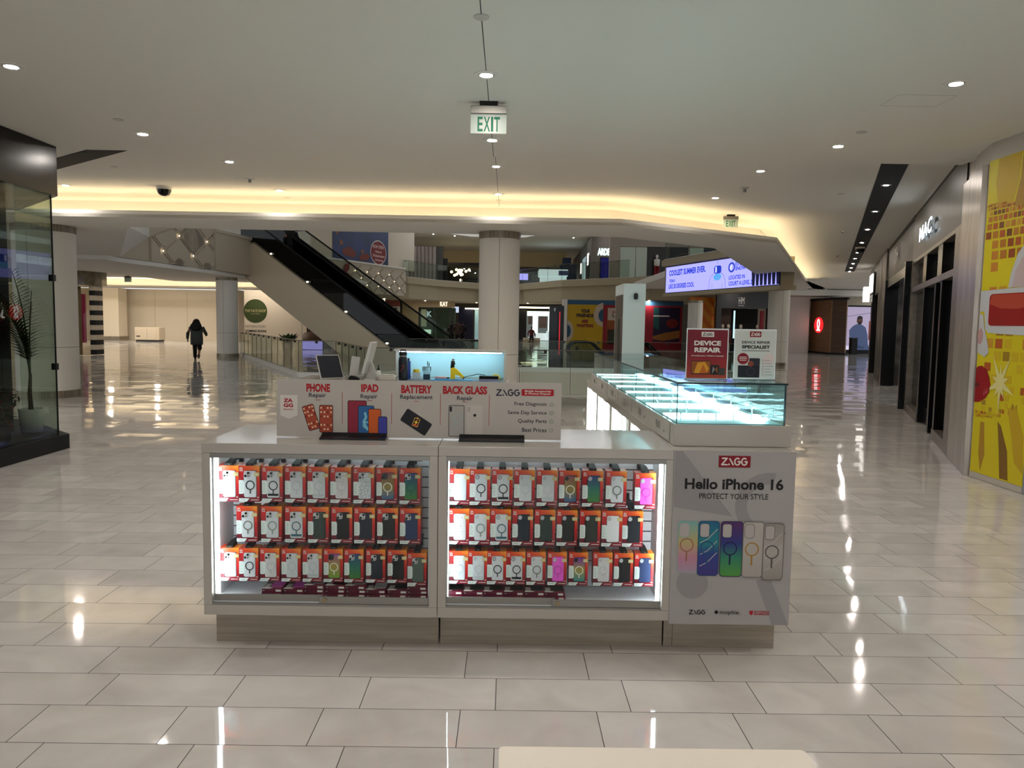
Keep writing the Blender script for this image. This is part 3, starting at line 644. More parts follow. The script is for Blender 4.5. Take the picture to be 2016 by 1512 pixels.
# ------------------------------------------------------------------ poster on the corner cabinet
def poster():
    t = thing('poster', 'large pale poster of five phone cases on the corner cabinet', 'poster', (1.142, 3.744, .188))
    b = B(); b.box(-.304, .304, 0, .006, 0, .887); b.build('board', mat('poster_grey', 'A19E9E', .5), t)
    F = fr((-1.142, -.0003, -.188), (1, 0, 0), (0, -1, 0))
    G2 = mat('poster_mark', '8F8C8E', .5)
    b = B(F); b.prism([(.84, 1.07), (.9, 1.07), (1.16, .74), (.84, .80), (.84, .77), (1.0, .75), (.84, 1.0)], 0, .0004)
    b.ring(1.36, .80, .1, .17, 0, .0004, 40); b.prism([(1.27, .42), (1.35, .46), (1.443, .19), (1.36, .19)], 0, .0004)
    # clip of the watermark ring is left to the board edge
    b2 = B(F)
    for i in range(0, 14):
        a0, a1 = math.radians(80+i*16), math.radians(96+i*16)
        q = [(1.32+r*math.cos(a), .80+r*math.sin(a)) for r, a in ((.11, a0), (.17, a0), (.17, a1), (.11, a1))]
        if max(p[0] for p in q) < 1.445: b2.prism(q, 0, .0004)
    b2.prism([(.842, 1.073), (.88, 1.073), (1.14, .745), (.842, .79)], 0, .0004); b2.prism([(1.27, .42), (1.34, .44), (1.443, .19), (1.36, .19)], 0, .0004)
    b2.prism(circ(.95, .40, .08, 30), 0, .0003)
    b2.build('watermark', G2, t)
    b = B(F); b.prism(rect(1.060, .994, 1.219, 1.053), .0006, .0012); logo(b, 1.074, 1.006, 1.205, 1.042, 1, .0012); b.build('logo_panel', [mat('logo_red', '7D0F1E', .5), PAPER], t)
    b = B(F); b.text('Hello iPhone 16', .895, .882, 1.388, .938, .0006, .0008, .03); b.text('PROTECT YOUR STYLE', .969, .834, 1.315, .862, .0006, .0008, .008)
    logo(b, .939, .240, 1.022, .262, 0, .0006); b.text('mophie.', 1.095, .236, 1.197, .263, .0006, .0008, .01); b.cyl(1.077, .252, .0095, .0006, .0012, 18)
    b.build('dark_lettering', INK, t)
    b = B(F); b.prism([(1.245, .262), (1.263, .262), (1.263, .247), (1.254, .238), (1.245, .247)], .0006, .0012); b.text('INVISIBLE', 1.268, .252, 1.345, .262, .0006, .0008, .02); b.text('SHIELD', 1.268, .240, 1.345, .250, .0006, .0008, .03)
    b.build('red_lettering', RED, t)
    # five printed cases
    cols = [[(0, 'A092A6'), (.3, 'B57F95'), (.6, 'AFA46E'), (1, '6FA8A6')], [(0, '3B3478'), (.4, '2F3F86'), (.6, '1F7A82'), (1, '1F5F86')], [(0, '4F8F3A'), (.35, '2F7A62'), (.6, '2A3478'), (1, '512A5E')], [(0, 'A29E98'), (1, 'B0ACA6')], [(0, '8C8883'), (.5, 'A8A49F'), (1, '8A8681')]]
    rings = ['9A6A5A', '1F4E78', '191A4A', 'A07A3A', '57544F']
    for i, (u0, u1, v0, v1) in enumerate(((.868, .974, .452, .722), (.970, 1.078, .440, .722), (1.082, 1.196, .438, .722), (1.194, 1.302, .436, .722), (1.296, 1.402, .424, .716))):
        b = B(F); w0 = .0006+.0016*i
        b.prism(rrect(u0, v0, u1, v1, .018), w0, w0+.0008, 0); b.prism(rrect(u0+.004, v0+.004, u1-.004, v1-.004, .015), w0+.0008, w0+.0012, 1)
        b.prism(rrect(u0+.008, v1-.085, u0+.058, v1-.012, .014), w0+.0012, w0+.0015, 0); b.prism(rrect(u0+.011, v1-.082, u0+.055, v1-.015, .012), w0+.0015, w0+.0018, 2)
        c = ((u0+u1)/2-.006, v0+.145); b.ring(c[0], c[1], .029, .0355, w0+.0012, w0+.0015, 28, 3); b.prism(rect(c[0]-.0045, v0+.062, c[0]+.0045, c[1]-.034), w0+.0012, w0+.0015, 3)
        if i in (1, 4):
            for k in range(3): b.stroke([(u0+.012, v0+.05+.06*k), (u0+.05, v0+.07+.06*k), (u1-.012, v0+.12+.06*k)], .004, w0+.0012, w0+.0014, 2)
        b.build('case_print', [mat('case_edge_%d' % i, ['8FA3A0', '2A4A66', '2E2A4A', '6E6A64', '66625C'][i], .4), ramp_mat('case_print_%d' % i, cols[i], 2, v0-.188, v1-.188, .4), mat('case_hole', 'ADA9A6', .5), mat('pr_'+rings[i], rings[i], .4)], t)
poster()
# ------------------------------------------------------------------ long glass counter on the right of the kiosk
def glass_counter():
    t = thing('glass_counter', 'long white counter with lit glass display top, right side of kiosk', 'counter', (1.163, 3.87, 0))
    ox, oy = -1.163, -3.87
    x0, x1, y0, y1 = .861+ox, 1.465+ox, 0, 7.80+oy
    b = B(); yb = 4.44+oy; ye = 8.4+oy; xl, xr = .885+ox, 1.44+ox
    b.box(xl, xr, yb, ye, 1.0, 1.0765); b.box(xl, xr, yb, ye, .1, .22); b.box(xl+.2, xr, yb, ye, .22, 1.0)
    edges = [yb, yb+.05] + []
    bays = []; yy = yb
    n = 4; L = (ye-yb)/n
    for i in range(n+1):
        ya = yb+L*i; b.box(xl, xl+.2, max(yb, ya-.04), min(ye, ya+.04), .22, 1.0)
    b.build('lower_cabinet', WHITE, t, .002)
    b = B(); b.box(xl+.05, xr-.04, yb, ye-.1, .001, .1); b.build('plinth', noise_mat('brushed_plinth', '9A9083', 'A89E90', 40), t)
    for i in range(n):
        b = B()
        for yy in (yb+L*i+.06, yb+L*(i+1)-.06, yb+L*i+L/2): b.box(xl+.03, xl+.05, yy-.013, yy+.013, .24, .985)
        b.build('light_strip', LEDM, t)
        b = B(); b.box(xl+.004, xl+.009, yb+L*i+.042, yb+L*(i+1)-.042, .225, .995); b.build('glass_door', glass('door_glass', 'FCFEFD', .45), t)
    # tray with drawers
    b = B(); b.box(x0, x1, y0, y1, 1.0775, 1.189); b.build('tray', WHITE, t, .003)
    ys = [4.27, 4.87, 5.52, 6.17, 6.82, 7.42]
    for i, y in enumerate(ys):
        b = B(); b.box(x0-.004, x0-.0002, y-.30+oy, y+.305+oy, 1.082, 1.184); d = b.build('drawer', WHITE, t, .0015)
        b = B(); b.box(x0-.006, x0-.0042, y-.05+oy, y+.05+oy, 1.118, 1.158); b.box(x0-.0075, x0-.006, y-.05+oy, y+.05+oy, 1.150, 1.158); b.build('recessed_pull', ALU, d)
        b = B(fr((x0-.0042, y-.17+oy, 1.125), (0, -1, 0), (-1, 0, 0))); b.cyl(0, 0, .008, 0, .004, 14); b.build('drawer_lock', STEEL, d)
    # glass case
    g0, g1, gy0, gy1, zb, zt = .876+ox, 1.434+ox, .02, 3.80, 1.1895, 1.405
    b = B(); b.box(g0, g1, gy0, gy0+.006, zb, zt-.006); b.build('front_pane', GLASSC, t)
    for i in range(3):
        ya, yc = gy0+.008+(gy1-gy0)/3*i, gy0+(gy1-gy0)/3*(i+1)-.002
        b = B(); b.box(g0, g0+.006, ya, yc, zb, zt-.006); b.build('side_pane', GLASSC, t)
        b = B(); b.box(g1-.006, g1, ya, yc, zb, zt-.006); b.build('side_pane', GLASSC, t)
        b = B(); b.box(g0-.002, g1+.006, ya-.006, yc, zt-.006, zt); b.build('top_pane', glass('case_top', 'F2FAFA', .8), t)
    b = B()
    for x in (g0, g1-.004): b.box(x, x+.004, gy0+.0065, gy0+.0105, zb, zt-.007)
    for i in range(1, 7):
        y = gy0+(gy1-gy0)/6*i
        b.box(g0-.001, g0+.0005, y-.004, y+.004, zb, zt-.0065); b.box(g1-.0005, g1+.001, y-.004, y+.004, zb, zt-.0065)
    b.box(g0-.0045, g0-.0021, gy0-.006, gy1, zt-.008, zt+.001); b.box(g0-.004, g1+.008, gy0-.0085, gy0-.0065, zt-.0075, zt+.001)
    b.box(g1-.002, g1+.002, gy0-.003, gy0, zb, zt-.008)
    b.build('edge_strips', mat('glass_edge', '0E2730', .3), t)
    b = B(); b.box(g0+.008, g1-.008, gy0+.01, gy1, zb+.0005, zb+.004); b.build('case_deck', mat('case_deck', 'C4E6EA', .3), t)
    for i, y in enumerate([.19, .33, .72, .86, 1.25, 1.7, 2.2, 2.7, 3.2, 3.55]):
        b = B(); b.box(g0+.012, g1-.012, gy0+y, gy0+y+.07, zb+.0045, zb+.010); b.build('light_bar', mat('case_led', 'F4FFFF', emit=6.0, ecol='EAFBFF'), t)
    b = B(); b.box(g0+.40, g0+.47, gy0+.03, gy1-.1, zb+.0125, zb+.018); b.build('light_bar', mat('case_led', 'F4FFFF', emit=6.0, ecol='EAFBFF'), t)
    for y in (.05, .32, .72, 1.12, 1.6):
        b = B()
        for k in range(6):
            u = g0+.03+.092*k; b.box(u, u+.004, gy0+y-.002, gy0+y+.002, zb+.012, zb+.055)
            b.tube([(u+.002, gy0+y, zb+.055), (u+.05, gy0+y+.17, zb+.02)], .002, 5); b.tube([(u+.002, gy0+y, zb+.016), (u+.05, gy0+y+.17, zb+.016)], .0015, 5)
        b.build('divider_fins', mat('fin_edge', 'D8F2F4', .2), t)
    b = B(); b.box(g0+.01, g1-.01, gy0+1.30, gy0+1.31, zb+.09, zb+.093); b.box(g0+.008, g1-.008, gy0+.45, gy0+.95, zt-.09, zt-.086); b.box(g0+.008, g1-.008, gy0+1.5, gy0+2.4, zt-.09, zt-.086); b.build('glass_shelf', GLASSC, t)
glass_counter()
def case_signs():
    for k, (x0, lab) in enumerate(((.972, 'red DEVICE REPAIR sign standing on the glass counter'), (1.232, 'white DEVICE REPAIR SPECIALIST sign standing on the glass counter'))):
        t = thing('tabletop_sign', lab, 'sign', (x0+.112, 4.13, 1.4055), 0)
        b = B(); b.prism([(0, 0), (0, .004), (0, .004)], 0, .0001); b = B(); b.box(-.114, .114, 0, .004, 0, .275); b.box(-.114, .114, -.0, .06, 0, .003); b.build('acrylic_holder', mat('acrylic', 'DCE4E4', .15), t)
        F = fr((0, -.0003, 0), (1, 0, 0), (0, -1, 0))
        b = B(F)
        if k == 0:
            b.prism(rect(-.109, .005, .109, .268), 0, .0008); b.build('print', ramp_mat('sign_red', [(0, '9A3A22'), (.35, '8A1D22'), (.6, '6E1020')], 2, 0, .27), t)
            b = B(F); b.prism(rect(-.034, .230, .034, .257), .0009, .0015); logo(b, -.026, .236, .026, .251, 1, .0015); b.build('logo_panel', [PAPER, INK], t)
            b = B(F); b.text('DEVICE', -.072, .183, .073, .209, .0009, .0006, .04); b.text('REPAIR', -.070, .146, .073, .172, .0009, .0006, .04); b.text('Smartphones | Tablets | Laptops', -.085, .122, .09, .131, .0009, .0005, .01); b.build('lettering', PAPER, t)
            b = B(F); b.prism(rrect(-.086, .027, .022, .1, .004), .0009, .0013); b.prism(rect(-.083, .032, .019, .097), .0013, .0016, 1); b.prism([(-.07, .032), (-.05, .09), (-.01, .095), (.012, .06), (.0, .032)], .0016, .0018, 2); b.prism([(-.04, .032), (-.02, .08), (.005, .032)], .0018, .002, 3)
            b.prism(rrect(.022, .025, .068, .078, .004), .0016, .002, 0); b.prism([(.03, .03), (.045, .055), (.033, .07)], .002, .0022, 4); b.prism([(.06, .03), (.045, .055), (.058, .07)], .002, .0022, 1); b.prism(rrect(.066, .023, .1, .062, .004), .002, .0024, 5)
            b.build('device_prints', [mat('pr_1A1414', '1A1414', .4), mat('pr_8A4A12', '8A4A12', .4), mat('pr_D08A1E', 'D08A1E', .4), mat('pr_B85A14', 'B85A14', .4), mat('pr_8A7F80', '8A7F80', .4), mat('pr_3A3430', '3A3430', .4)], t)
        else:
            b.prism(rect(-.109, .005, .109, .268), 0, .0008); b.build('print', mat('sign_white', 'C2C6C0', .5), t)
            b = B(F); b.prism(rect(-.032, .233, .030, .263), .0009, .0015); logo(b, -.025, .240, .024, .256, 1, .0015); b.build('logo_panel', [mat('logo_red', '7D0F1E', .5), PAPER], t)
            b = B(F); b.text('DEVICE REPAIR', -.073, .197, .08, .211, .0009, .0006, .025); b.text('SPECIALIST', -.073, .170, .08, .188, .0009, .0006, .045)
            b.prism(rect(-.073, .157, .08, .1595), .0009, .0014); b.build('lettering', INK, t)
            b = B(F); b.cyl(-.064, .115, .031, .0009, .0014, 26); b.prism(rect(-.084, .122, -.044, .125), .0014, .0016, 1); b.prism(rect(-.086, .113, -.042, .116), .0014, .0016, 1); b.prism(rect(-.082, .104, -.046, .107), .0014, .0016, 1); b.build('red_badge', [mat('logo_red', '7D0F1E', .5), PAPER], t)
            b = B(F); b.prism(rrect(-.03, .015, .028, .118, .004), .0014, .0018); b.prism(rect(-.027, .019, .025, .114), .0018, .002, 1); b.prism(rrect(-.09, .013, .028, .078, .004), .002, .0024, 0); b.prism(rect(-.087, .017, .025, .074), .0024, .0026, 2); b.ring(-.02, .045, .02, .022, .0026, .0028, 20, 3); b.cyl(-.022, .088, .016, .0026, .003, 18, 4)
            b.build('device_prints', [mat('pr_1A1414', '1A1414', .4), mat('pr_22242E', '22242E', .4), mat('pr_14161E', '14161E', .4), mat('pr_3A3F4E', '3A3F4E', .4), mat('pr_7A3A28', '7A3A28', .4)], t)
            b = B(F); b.cyl(.075, .115, .03, .0009, .0012, 24, 1)
            for i in range(6):
                v = .106-.0155*i; b.ring(.045, v, .004, .0055, .0012, .0016, 16); b.prism(rect(.055, v-.0015, .085+.008*(i % 3), v+.0015), .0012, .0015, 2)
            b.build('checklist', [mat('pr_9A6A68', '9A6A68', .5), mat('pr_CDBDB8', 'CDBDB8', .5), mat('pr_8E8886', '8E8886', .5)], t)
case_signs()
# ------------------------------------------------------------------ white tower at the far end of the kiosk
def tower():
    t = thing('kiosk_tower', 'tall white tower with black camera behind the glass counter', 'tower', (1.395, 8.45, 0))
    b = B(); b.box(-.122, .122, 0, .65, .001, 2.14); b.build('body', mat('tower_white', 'B9C6C4', .35), t, .004)
    b = B(); b.box(-.1235, -.1222, .04, .62, .3, 2.02); b.box(-.125, -.1236, .22, .36, .3, 1.75, 1); b.build('side_panel', [mat('tower_brown', '3A2C26', .4), BLKM], t)
    b = B(fr((.01, 0, 2.0), (1, 0, 0), (0, -1, 0))); b.prism(rrect(-.022, -.035, .022, .035, .015), 0, .03); b.cyl(.003, -.012, .016, .03, .045, 16); b.build('camera', BLK, t)
tower()
# ------------------------------------------------------------------ repair bench at the back of the kiosk
def bench():
    t = thing('repair_bench', 'low repair counter closing the back of the kiosk', 'counter', (-1.07, 8.05, 0))
    b = B(); b.box(-1.09, 1.09, -.28, .35, .1, 1.04); b.box(-1.1, 1.1, -.3, .36, 1.04, 1.077); b.build('body', WHITE, t, .003)
    b = B(); b.box(-1.05, 1.05, -.2, .3, .001, .1); b.build('plinth', ALU, t)
    b = B(); b.box(-.02, 1.04, -.26, .05, 1.0775, 1.082); b.build('work_mat', mat('mat_blue_grey', '5E6F7A', .6), t)
    t = thing('light_hutch', 'white hutch with bright cool light over the repair bench', 'hutch', (-.61, 8.36, 1.0775))
    b = B(); b.box(-.58, .6, 0, .03, 0, .29); b.box(-.60, .60, -.24, .03, .29, .315); b.box(.575, .60, -.24, 0, 0, .29); b.box(-.60, -.575, -.1, .03, 0, .29); b.build('body', WHITE, t, .002)
    b = B(); b.box(-.574, .574, -.004, -.0002, .004, .288); b.build('back_panel', mat('hutch_back', '9FC9D6', .5), t)
    b = B(); b.box(-.55, .55, -.17, -.15, .278, .2895); b.build('light_strip', mat('hutch_led', 'F4FFFF', emit=16, ecol='DDF6FF'), t)
    Z = 1.0825
    # water bottle
    t = thing('water_bottle', 'tall black insulated bottle with a grey band on the bench', 'bottle', (-1.075, 7.86, Z))
    b = B(); b.lathe([(.001, 0), (.046, 0), (.048, .02), (.048, .2), (.044, .225), (.036, .24), (.001, .241)], n=24); b.build('body', mat('bottle_navy', '11141C', .4), t)
    b = B(); b.cyl(0, 0, .037, .2415, .253, 20); b.build('neck_band', ALU, t)
    b = B(); b.cyl(0, 0, .04, .2535, .29, 20); b.tube([(-.03, 0, .29), (-.02, 0, .31), (.02, 0, .31), (.03, 0, .29)], .007); b.build('cap', BLKM, t)
    b = B(fr((0, -.0485, .12), (1, 0, 0), (0, -1, 0))); b.stroke([(-.02, -.03), (-.005, 0), (.015, .02), (.01, .035), (-.01, .03)], .005, 0, .0008); b.build('red_mark', mat('pr_8A2A2A', '8A2A2A', .5), t)
    # blue spray can and small box of yellow tape behind the bottle
    t = thing('spray_bottle', 'clear spray bottle with black nozzle beside the white stand', 'bottle', (-1.345, 7.95, 1.0775))
    b = B(); b.lathe([(.001, 0), (.027, 0), (.027, .085), (.012, .095), (.001, .096)], n=18); b.build('bottle', mat('frosted', 'CFCFC8', .3), t)
    b = B(); b.lathe([(.013, .0965), (.013, .115), (.007, .12), (.006, .15), (.001, .152)], n=14); b.build('nozzle', BLK, t)
    t = thing('spray_can', 'blue topped can half hidden behind the black bottle', 'can', (-1.045, 8.0, Z))
    b = B(); b.cyl(0, 0, .03, 0, .19, 18); b.build('can', mat('can_blue', '223A8A', .4), t); b = B(); b.cyl(0, 0, .018, .1905, .22, 14); b.build('cap', NAVY, t)
    t = thing('parts_box', 'small clear parts box with a yellow tape roll on the bench', 'box', (-.96, 8.05, Z))
    b = B(); b.box(-.04, .045, -.03, .03, 0, .07); b.build('box', mat('clear_plastic', 'C6DCE4', .2), t); b = B(); b.ring(0, 0, .018, .034, .0705, .10, 20); b.build('tape_roll', mat('tape_yellow', 'D9C02E', .5), t)
    # screwdriver pot
    t = thing('screwdriver_pot', 'dark pot of thin screwdrivers on the bench', 'pot', (-.845, 8.0, Z))
    b = B(); b.box(-.034, .034, -.03, .03, 0, .055); b.build('pot', mat('pot_blue', '1E3B4E', .4), t, .004)
    b = B(); b.box(-.045, .045, -.012, .012, .128, .132); b.build('rack', BLKM, t)
    for i in range(6):
        b = B(); x = -.04+.016*i; h = .19 if i in (3,) else (.175 if i == 4 else .13); b.tube([(x*.75, 0, .056), (x, 0, h-.02)], .0025, 6); b.tube([(x, 0, h-.04), (x, 0, h)], .0045, 8); b.build('screwdriver', BLKM, t)
    # yellow microscope
    t = thing('microscope', 'yellow arm microscope with black head on the bench', 'microscope', (-.56, 8.02, Z+.0045))
    Y_ = mat('tool_yellow', 'E3C41C', .4)
    b = B(fr((0, .03, 0), (1, 0, 0), (0, -1, 0))); b.prism([(-.035, .0), (.01, .0), (.012, .05), (.06, .035), (.095, .01), (.105, .03), (.03, .105), (-.005, .125), (-.035, .115)], 0, .05); b.build('arm', Y_, t, .006)
    b = B(); b.tube([(-.018, .005, .113), (-.012, .005, .19)], .021, 14); b.tube([(-.006, .005, .16), (.012, .005, .165)], .009, 8); b.build('head', BLKM, t)
    b = B(); b.cyl(-.01, .005, .013, .1905, .215, 14); b.build('eyepiece', ALU, t)
    b = B(); b.tube([(.1, .005, .02), (.16, .005, .035), (.25, .02, .055), (.33, .03, .045)], .004, 6); b.tube([(.088, .005, .018), (.105, .005, .02)], .018, 10); b.build('cable', BLKM, t)
    t = thing('power_supply', 'flat black box at the right end of the bench', 'box', (-.19, 7.95, Z+.0005))
    b = B(); b.box(-.1, .1, -.05, .05, .018, .05); b.build('case', BLK, t, .003); b = B(); b.box(-.1, .1, -.05, .05, 0, .0175); b.build('pale_base', mat('pale_violet', '8E92B8', .4), t)
    b = B(); b.box(-.24, .2, -.10, .10, 0, .0045); b.box(-.2, .05, -.06, -.03, .0046, .012)
    o = b.build('silicone_mat', mat('mat_blue', '2F86B4', .5), None, 0, (-.555, 7.96, Z)); tag(o, 'bright blue silicone mat lying on the bench', 'mat')
    b = B(); b.tube([(-.06, 0, .014), (.06, 0, .014)], .014, 10); b.tube([(.061, 0, .014), (.09, 0, .014)], .006, 8, 1)
    o = b.build('glue_tube', [mat('tube_pink', 'D9A6A6', .5), BLKM], None, 0, (-.7, 8.07, Z)); tag(o, 'pale pink tube lying beside the screwdriver pot', 'tube')
    b = B(); b.tube([(-.03, 0, .01), (.03, 0, .01)], .01, 8); o = b.build('marker_pen', BLKM, None, 0, (-.645, 8.08, Z)); tag(o, 'short black tool lying left of the microscope', 'tool')
    b = B(); b.lathe([(.001, 0), (.05, 0), (.055, .02), (.03, .06), (.001, .065)], n=12); o = b.build('sponge', noise_mat('sponge_yellow', 'C9C46A', 'A8B05A', 40, .9), None, 0, (-.12, 8.06, Z)); tag(o, 'small yellow sponge behind the flat black box', 'sponge')
    # tablet till, folded papers, stands
    t = thing('tablet_till', 'tilted white framed tablet till on the back counter', 'tablet', (-1.83, 7.9, 1.0775), .12)
    M = Matrix.Translation((.03, -.05, -.02)) @ Matrix.Rotation(.5, 4, 'Z') @ Matrix.Rotation(-.52, 4, 'X')
    b = B(M); b.box(-.13, .13, 0, .014, .03, .31); b.build('frame', WHITE, t, .006)
    b = B(M); b.box(-.118, .118, -.0015, -.0002, .042, .298); b.build('screen', mat('dark_screen', '26272E', .06), t)
    b = B(); b.prism([(-.09, .02), (.13, .02), (.13, .16), (-.09, .16)], 0, .02); b.tube([(.02, .10, .02), (-.01, .07, .16)], .022, 10); b.build('stand', WHITE, t)
    t = thing('display_stand', 'white angled panel right of the tablet till', 'stand', (-1.62, 8.0, 1.0775), .1)
    b = B(Matrix.Rotation(.14, 4, 'Y')); b.box(-.045, .045, 0, .01, 0.01, .235); b.build('panel', WHITE, t, .002); b = B(); b.box(-.04, .05, -.02, .09, 0, .01); b.build('foot', WHITE, t)
    t = thing('monitor', 'thin white monitor on a triangular stand, seen edge on', 'monitor', (-1.44, 8.05, 1.0775))
    b = B(Matrix.Translation((-.08, 0, 0)) @ Matrix.Rotation(.26, 4, 'Y')); b.box(-.01, .022, -.17, .17, .06, .40); b.build('screen', WHITE, t, .004)
    b = B(fr((0, .05, 0), (1, 0, 0), (0, -1, 0))); b.prism([(-.085, 0), (.065, 0), (.018, .15), (-.02, .2)], 0, .03); b.build('stand', WHITE, t, .003)
    b = B(); b.box(-.09, .09, -.06, .06, 0, .045); b.box(-.085, .06, -.05, .05, .046, .055); o = b.build('paper_stack', noise_mat('paper_stack', 'C9C4BA', 'AFA99E', 20, .7, (1, 1, 30)), None, .004, (-1.235, 7.9, 1.0775)); tag(o, 'low stack of white papers beside the black bottle', 'papers')
    t = thing('tape_dispenser', 'small black tape dispenser left of the monitor', 'dispenser', (-1.575, 7.83, 1.0775))
    b = B(fr((0, .03, 0), (1, 0, 0), (0, -1, 0))); b.prism([(-.055, 0), (.06, 0), (.05, .018), (.0, .04), (-.035, .045), (-.055, .025)], 0, .04); b.build('body', BLKM, t, .004); b = B(); b.box(.045, .058, .0, .03, .02, .028); b.build('cutter', ALU, t)
bench()
def near_table():
    t = thing('near_table', 'white table corner at the bottom edge of the view', 'table', (.3, 1.2, 0))
    b = B(); b.prism(rrect(-.305, -.45, .38, .435, .012), .72, .752); b.build('table_top', mat('table_white', 'EAE2D6', .45), t, .003)
    for x in (-.27, .33):
        for y in (-.4, .37):
            b = B(); b.cyl(x, y, .022, .001, .72, 14); b.build('leg', ALU, t)
near_table()
# ------------------------------------------------------------------ shop fronts of the near hall
def omega(b, c, s, w, m=0, wd=.16):
    """the white symbol: a rounded hoop whose feet turn outwards"""
    pts = [(-.62, -.9), (-.28, -.86), (-.2, -.6), (-.42, -.05), (-.46, .4), (-.3, .78), (0, .92), (.3, .78), (.46, .4), (.42, -.05), (.2, -.6), (.28, -.86), (.62, -.9)]
    b.stroke([(c[0]+x*s, c[1]+y*s) for x, y in pts], s*wd*1.6, w, w+.004, m)
def left_shop():
    t = thing('glass_shopfront', 'black and glass corner shop front at left with plants inside', 'shop front', (-5.62, 9.6, 0))
    T = Matrix.Translation((5.62, -9.6, 0))
    poly = [(-5.62, 2.02), (-5.62, 9.66), (-6.95, 11.0), (-9.0, 11.0), (-9.0, 2.02)]
    b = B(T); b.prism(poly, 3.165, 3.765); b.build('fascia', BLK, t)
    b = B(T); b.prism([(x+(.04 if i < 2 else 0), y+(.0 if i != 1 else .02)) for i, (x, y) in enumerate(poly)], .001, .185); b.build('plinth', BLKM, t)
    g = glass('shop_glass', 'DCE2DD', 1.0)
    b = B(T); b.box(-5.672, -5.66, 2.0, 9.56, .187, 3.163); b.build('front_pane', g, t)
    b = B(T); b.prism([(-5.66, 9.575), (-5.672, 9.585), (-6.93, 10.86), (-6.92, 10.85)][:4], .187, 3.163); b.build('end_pane', glass('shop_glass_end', 'EAF0EB', .6), t)
    b = B(T); b.box(-5.66, -5.645, 9.56, 9.572, .187, 3.163)
    for z in (1.05, 2.15): b.box(-5.69, -5.63, 9.53, 9.585, z-.04, z+.04)
    b.build('corner_clips', BLKM, t)
    b = B(T); b.box(-6.45, -6.36, 2.0, 9.80, .187, 3.163); b.build('inner_wall', mat('inner_black', '070808', .35), t)
    b = B(T @ fr((-6.357, 9.80, 1.62), (0, 1, 0), (1, 0, 0))); b.cyl(-.20, .12, .14, 0, .012, 32); omega(b, (-.20, .12), .1, .012, 1)
    b.build('logo_disc', [mat('logo_crimson', '7A0F18', .4), mat('logo_lit', 'E8E4E0', .4, emit=.3)], t)
    # potted palm
    p = thing('potted_palm', 'tall palm in a white pot behind the shop glass', 'palm', (-6.13, 9.80, .186))
    b = B(); b.lathe([(.001, 0), (.125, 0), (.15, .3), (.135, .3), (.13, .26), (.001, .26)], n=24); b.build('pot', mat('pot_white', 'C9CCC8', .4), p)
    b = B(); b.lathe([(.001, .261), (.128, .262), (.10, .275), (.001, .28)], n=16); b.build('soil', noise_mat('soil', '1A1410', '2E241C', 40, .9), p)
    b = B(); b.tube([(0, 0, .27), (-.01, 0, .5), (.0, .01, .75)], [.03, .026, .018], 8); b.build('trunk', noise_mat('palm_trunk', '3A3020', '544A30', 30, .8), p)
    PG = noise_mat('palm_leaf', '1E3A1C', '39552A', 14, .6)
    rnd = random.Random(3)
    for i, (ang, up, L) in enumerate(((-.9, 1.25, 1.25), (-1.3, 1.35, 1.5), (2.0, 1.15, 1.1), (-1.9, 1.05, 1.2), (2.6, 1.2, 1.2), (3.3, 1.1, 1.25), (4.2, 1.2, 1.2))):
        b = B(); d = Vector((math.cos(ang), math.sin(ang), 0)); pts = []
        for k in range(11):
            s = k/10; pts.append(Vector((0, 0, .7)) + d*(L*.30*s*s+.06*s) + Vector((0, 0, L*(s-.12*s*s*s))))
        b.tube(pts, [.010*(1-.8*k/10)+.002 for k in range(11)], 6)
        side = Vector((-d.y, d.x, 0))
        for k in range(2, 11):
            for h in (0, .33, .66):
                if k == 10 and h: continue
                q = pts[k].lerp(pts[min(k+1, 10)], h); ll = .42*(1-abs((k+h)/10-.45)*1.2)
                for sg in (-1, 1):
                    tip = q + side*sg*ll*.8 + d*ll*.2 + Vector((0, 0, .28*ll)); w_ = (tip-q).cross(Vector((0, 0, 1))).normalized()*.014
                    mid = q.lerp(tip, .45)+Vector((0, 0, .02))
                    b.add([q-w_*.4, q+w_*.4, mid+w_, mid-w_, tip], [(0, 1, 2, 3), (3, 2, 4)])
        b.build('frond', PG, p)
    # red flowering plants
    for i, (x, y, lab) in enumerate(((-5.98, 8.95, 'red flowering plant low behind the shop glass, beside the palm pot'), (-5.95, 8.35, 'taller red flowering plant nearer the viewer behind the shop glass'))):
        p = thing('flowering_plant', lab, 'plant', (x, y, .186), 0, 'red plants behind the shop glass')
        b = B(); b.lathe([(.001, 0), (.10, 0), (.12, .2), (.10, .2), (.001, .18)], n=18); b.build('pot', mat('pot_dark', '2A2624', .5), p)
        for nm, m_, n_, sz in (('foliage', noise_mat('plant_leaf', '22301A', '3E4A26', 12, .7), 170, .05), ('blossoms', mat('blossom', '6E1A1C', .6), 70, .034)):
            b = B()
            for k in range(n_):
                a, z, r = rnd.uniform(0, 6.28), rnd.uniform(.15, .62+.12*i), rnd.uniform(.02, .22); c = Vector((math.cos(a)*r, math.sin(a)*r, z))
                u = Vector((rnd.uniform(-1, 1), rnd.uniform(-1, 1), rnd.uniform(-.6, .9))).normalized(); v = u.cross(Vector((.3, .2, 1))).normalized()
                b.add([c-u*sz, c+v*sz*.5, c+u*sz, c-v*sz*.5+Vector((0, 0, .006))], [(0, 1, 2, 3)])
            b.build(nm, m_, p)
left_shop()
def near_walls():
    b = B(); b.box(-9, -5.6, -9, 1.9, .001, NEAR); struct('wall_left', b, mat('dark_front', '1B1A19', .4))
    b = B(); b.prism([(5.37, -9), (5.37, 8.66), (5.6, 9.3), (7.5, 9.3), (7.5, -9)], .001, NEAR); struct('wall_right', b, mat('pale_panel', 'B4AEA6', .35))
near_walls()
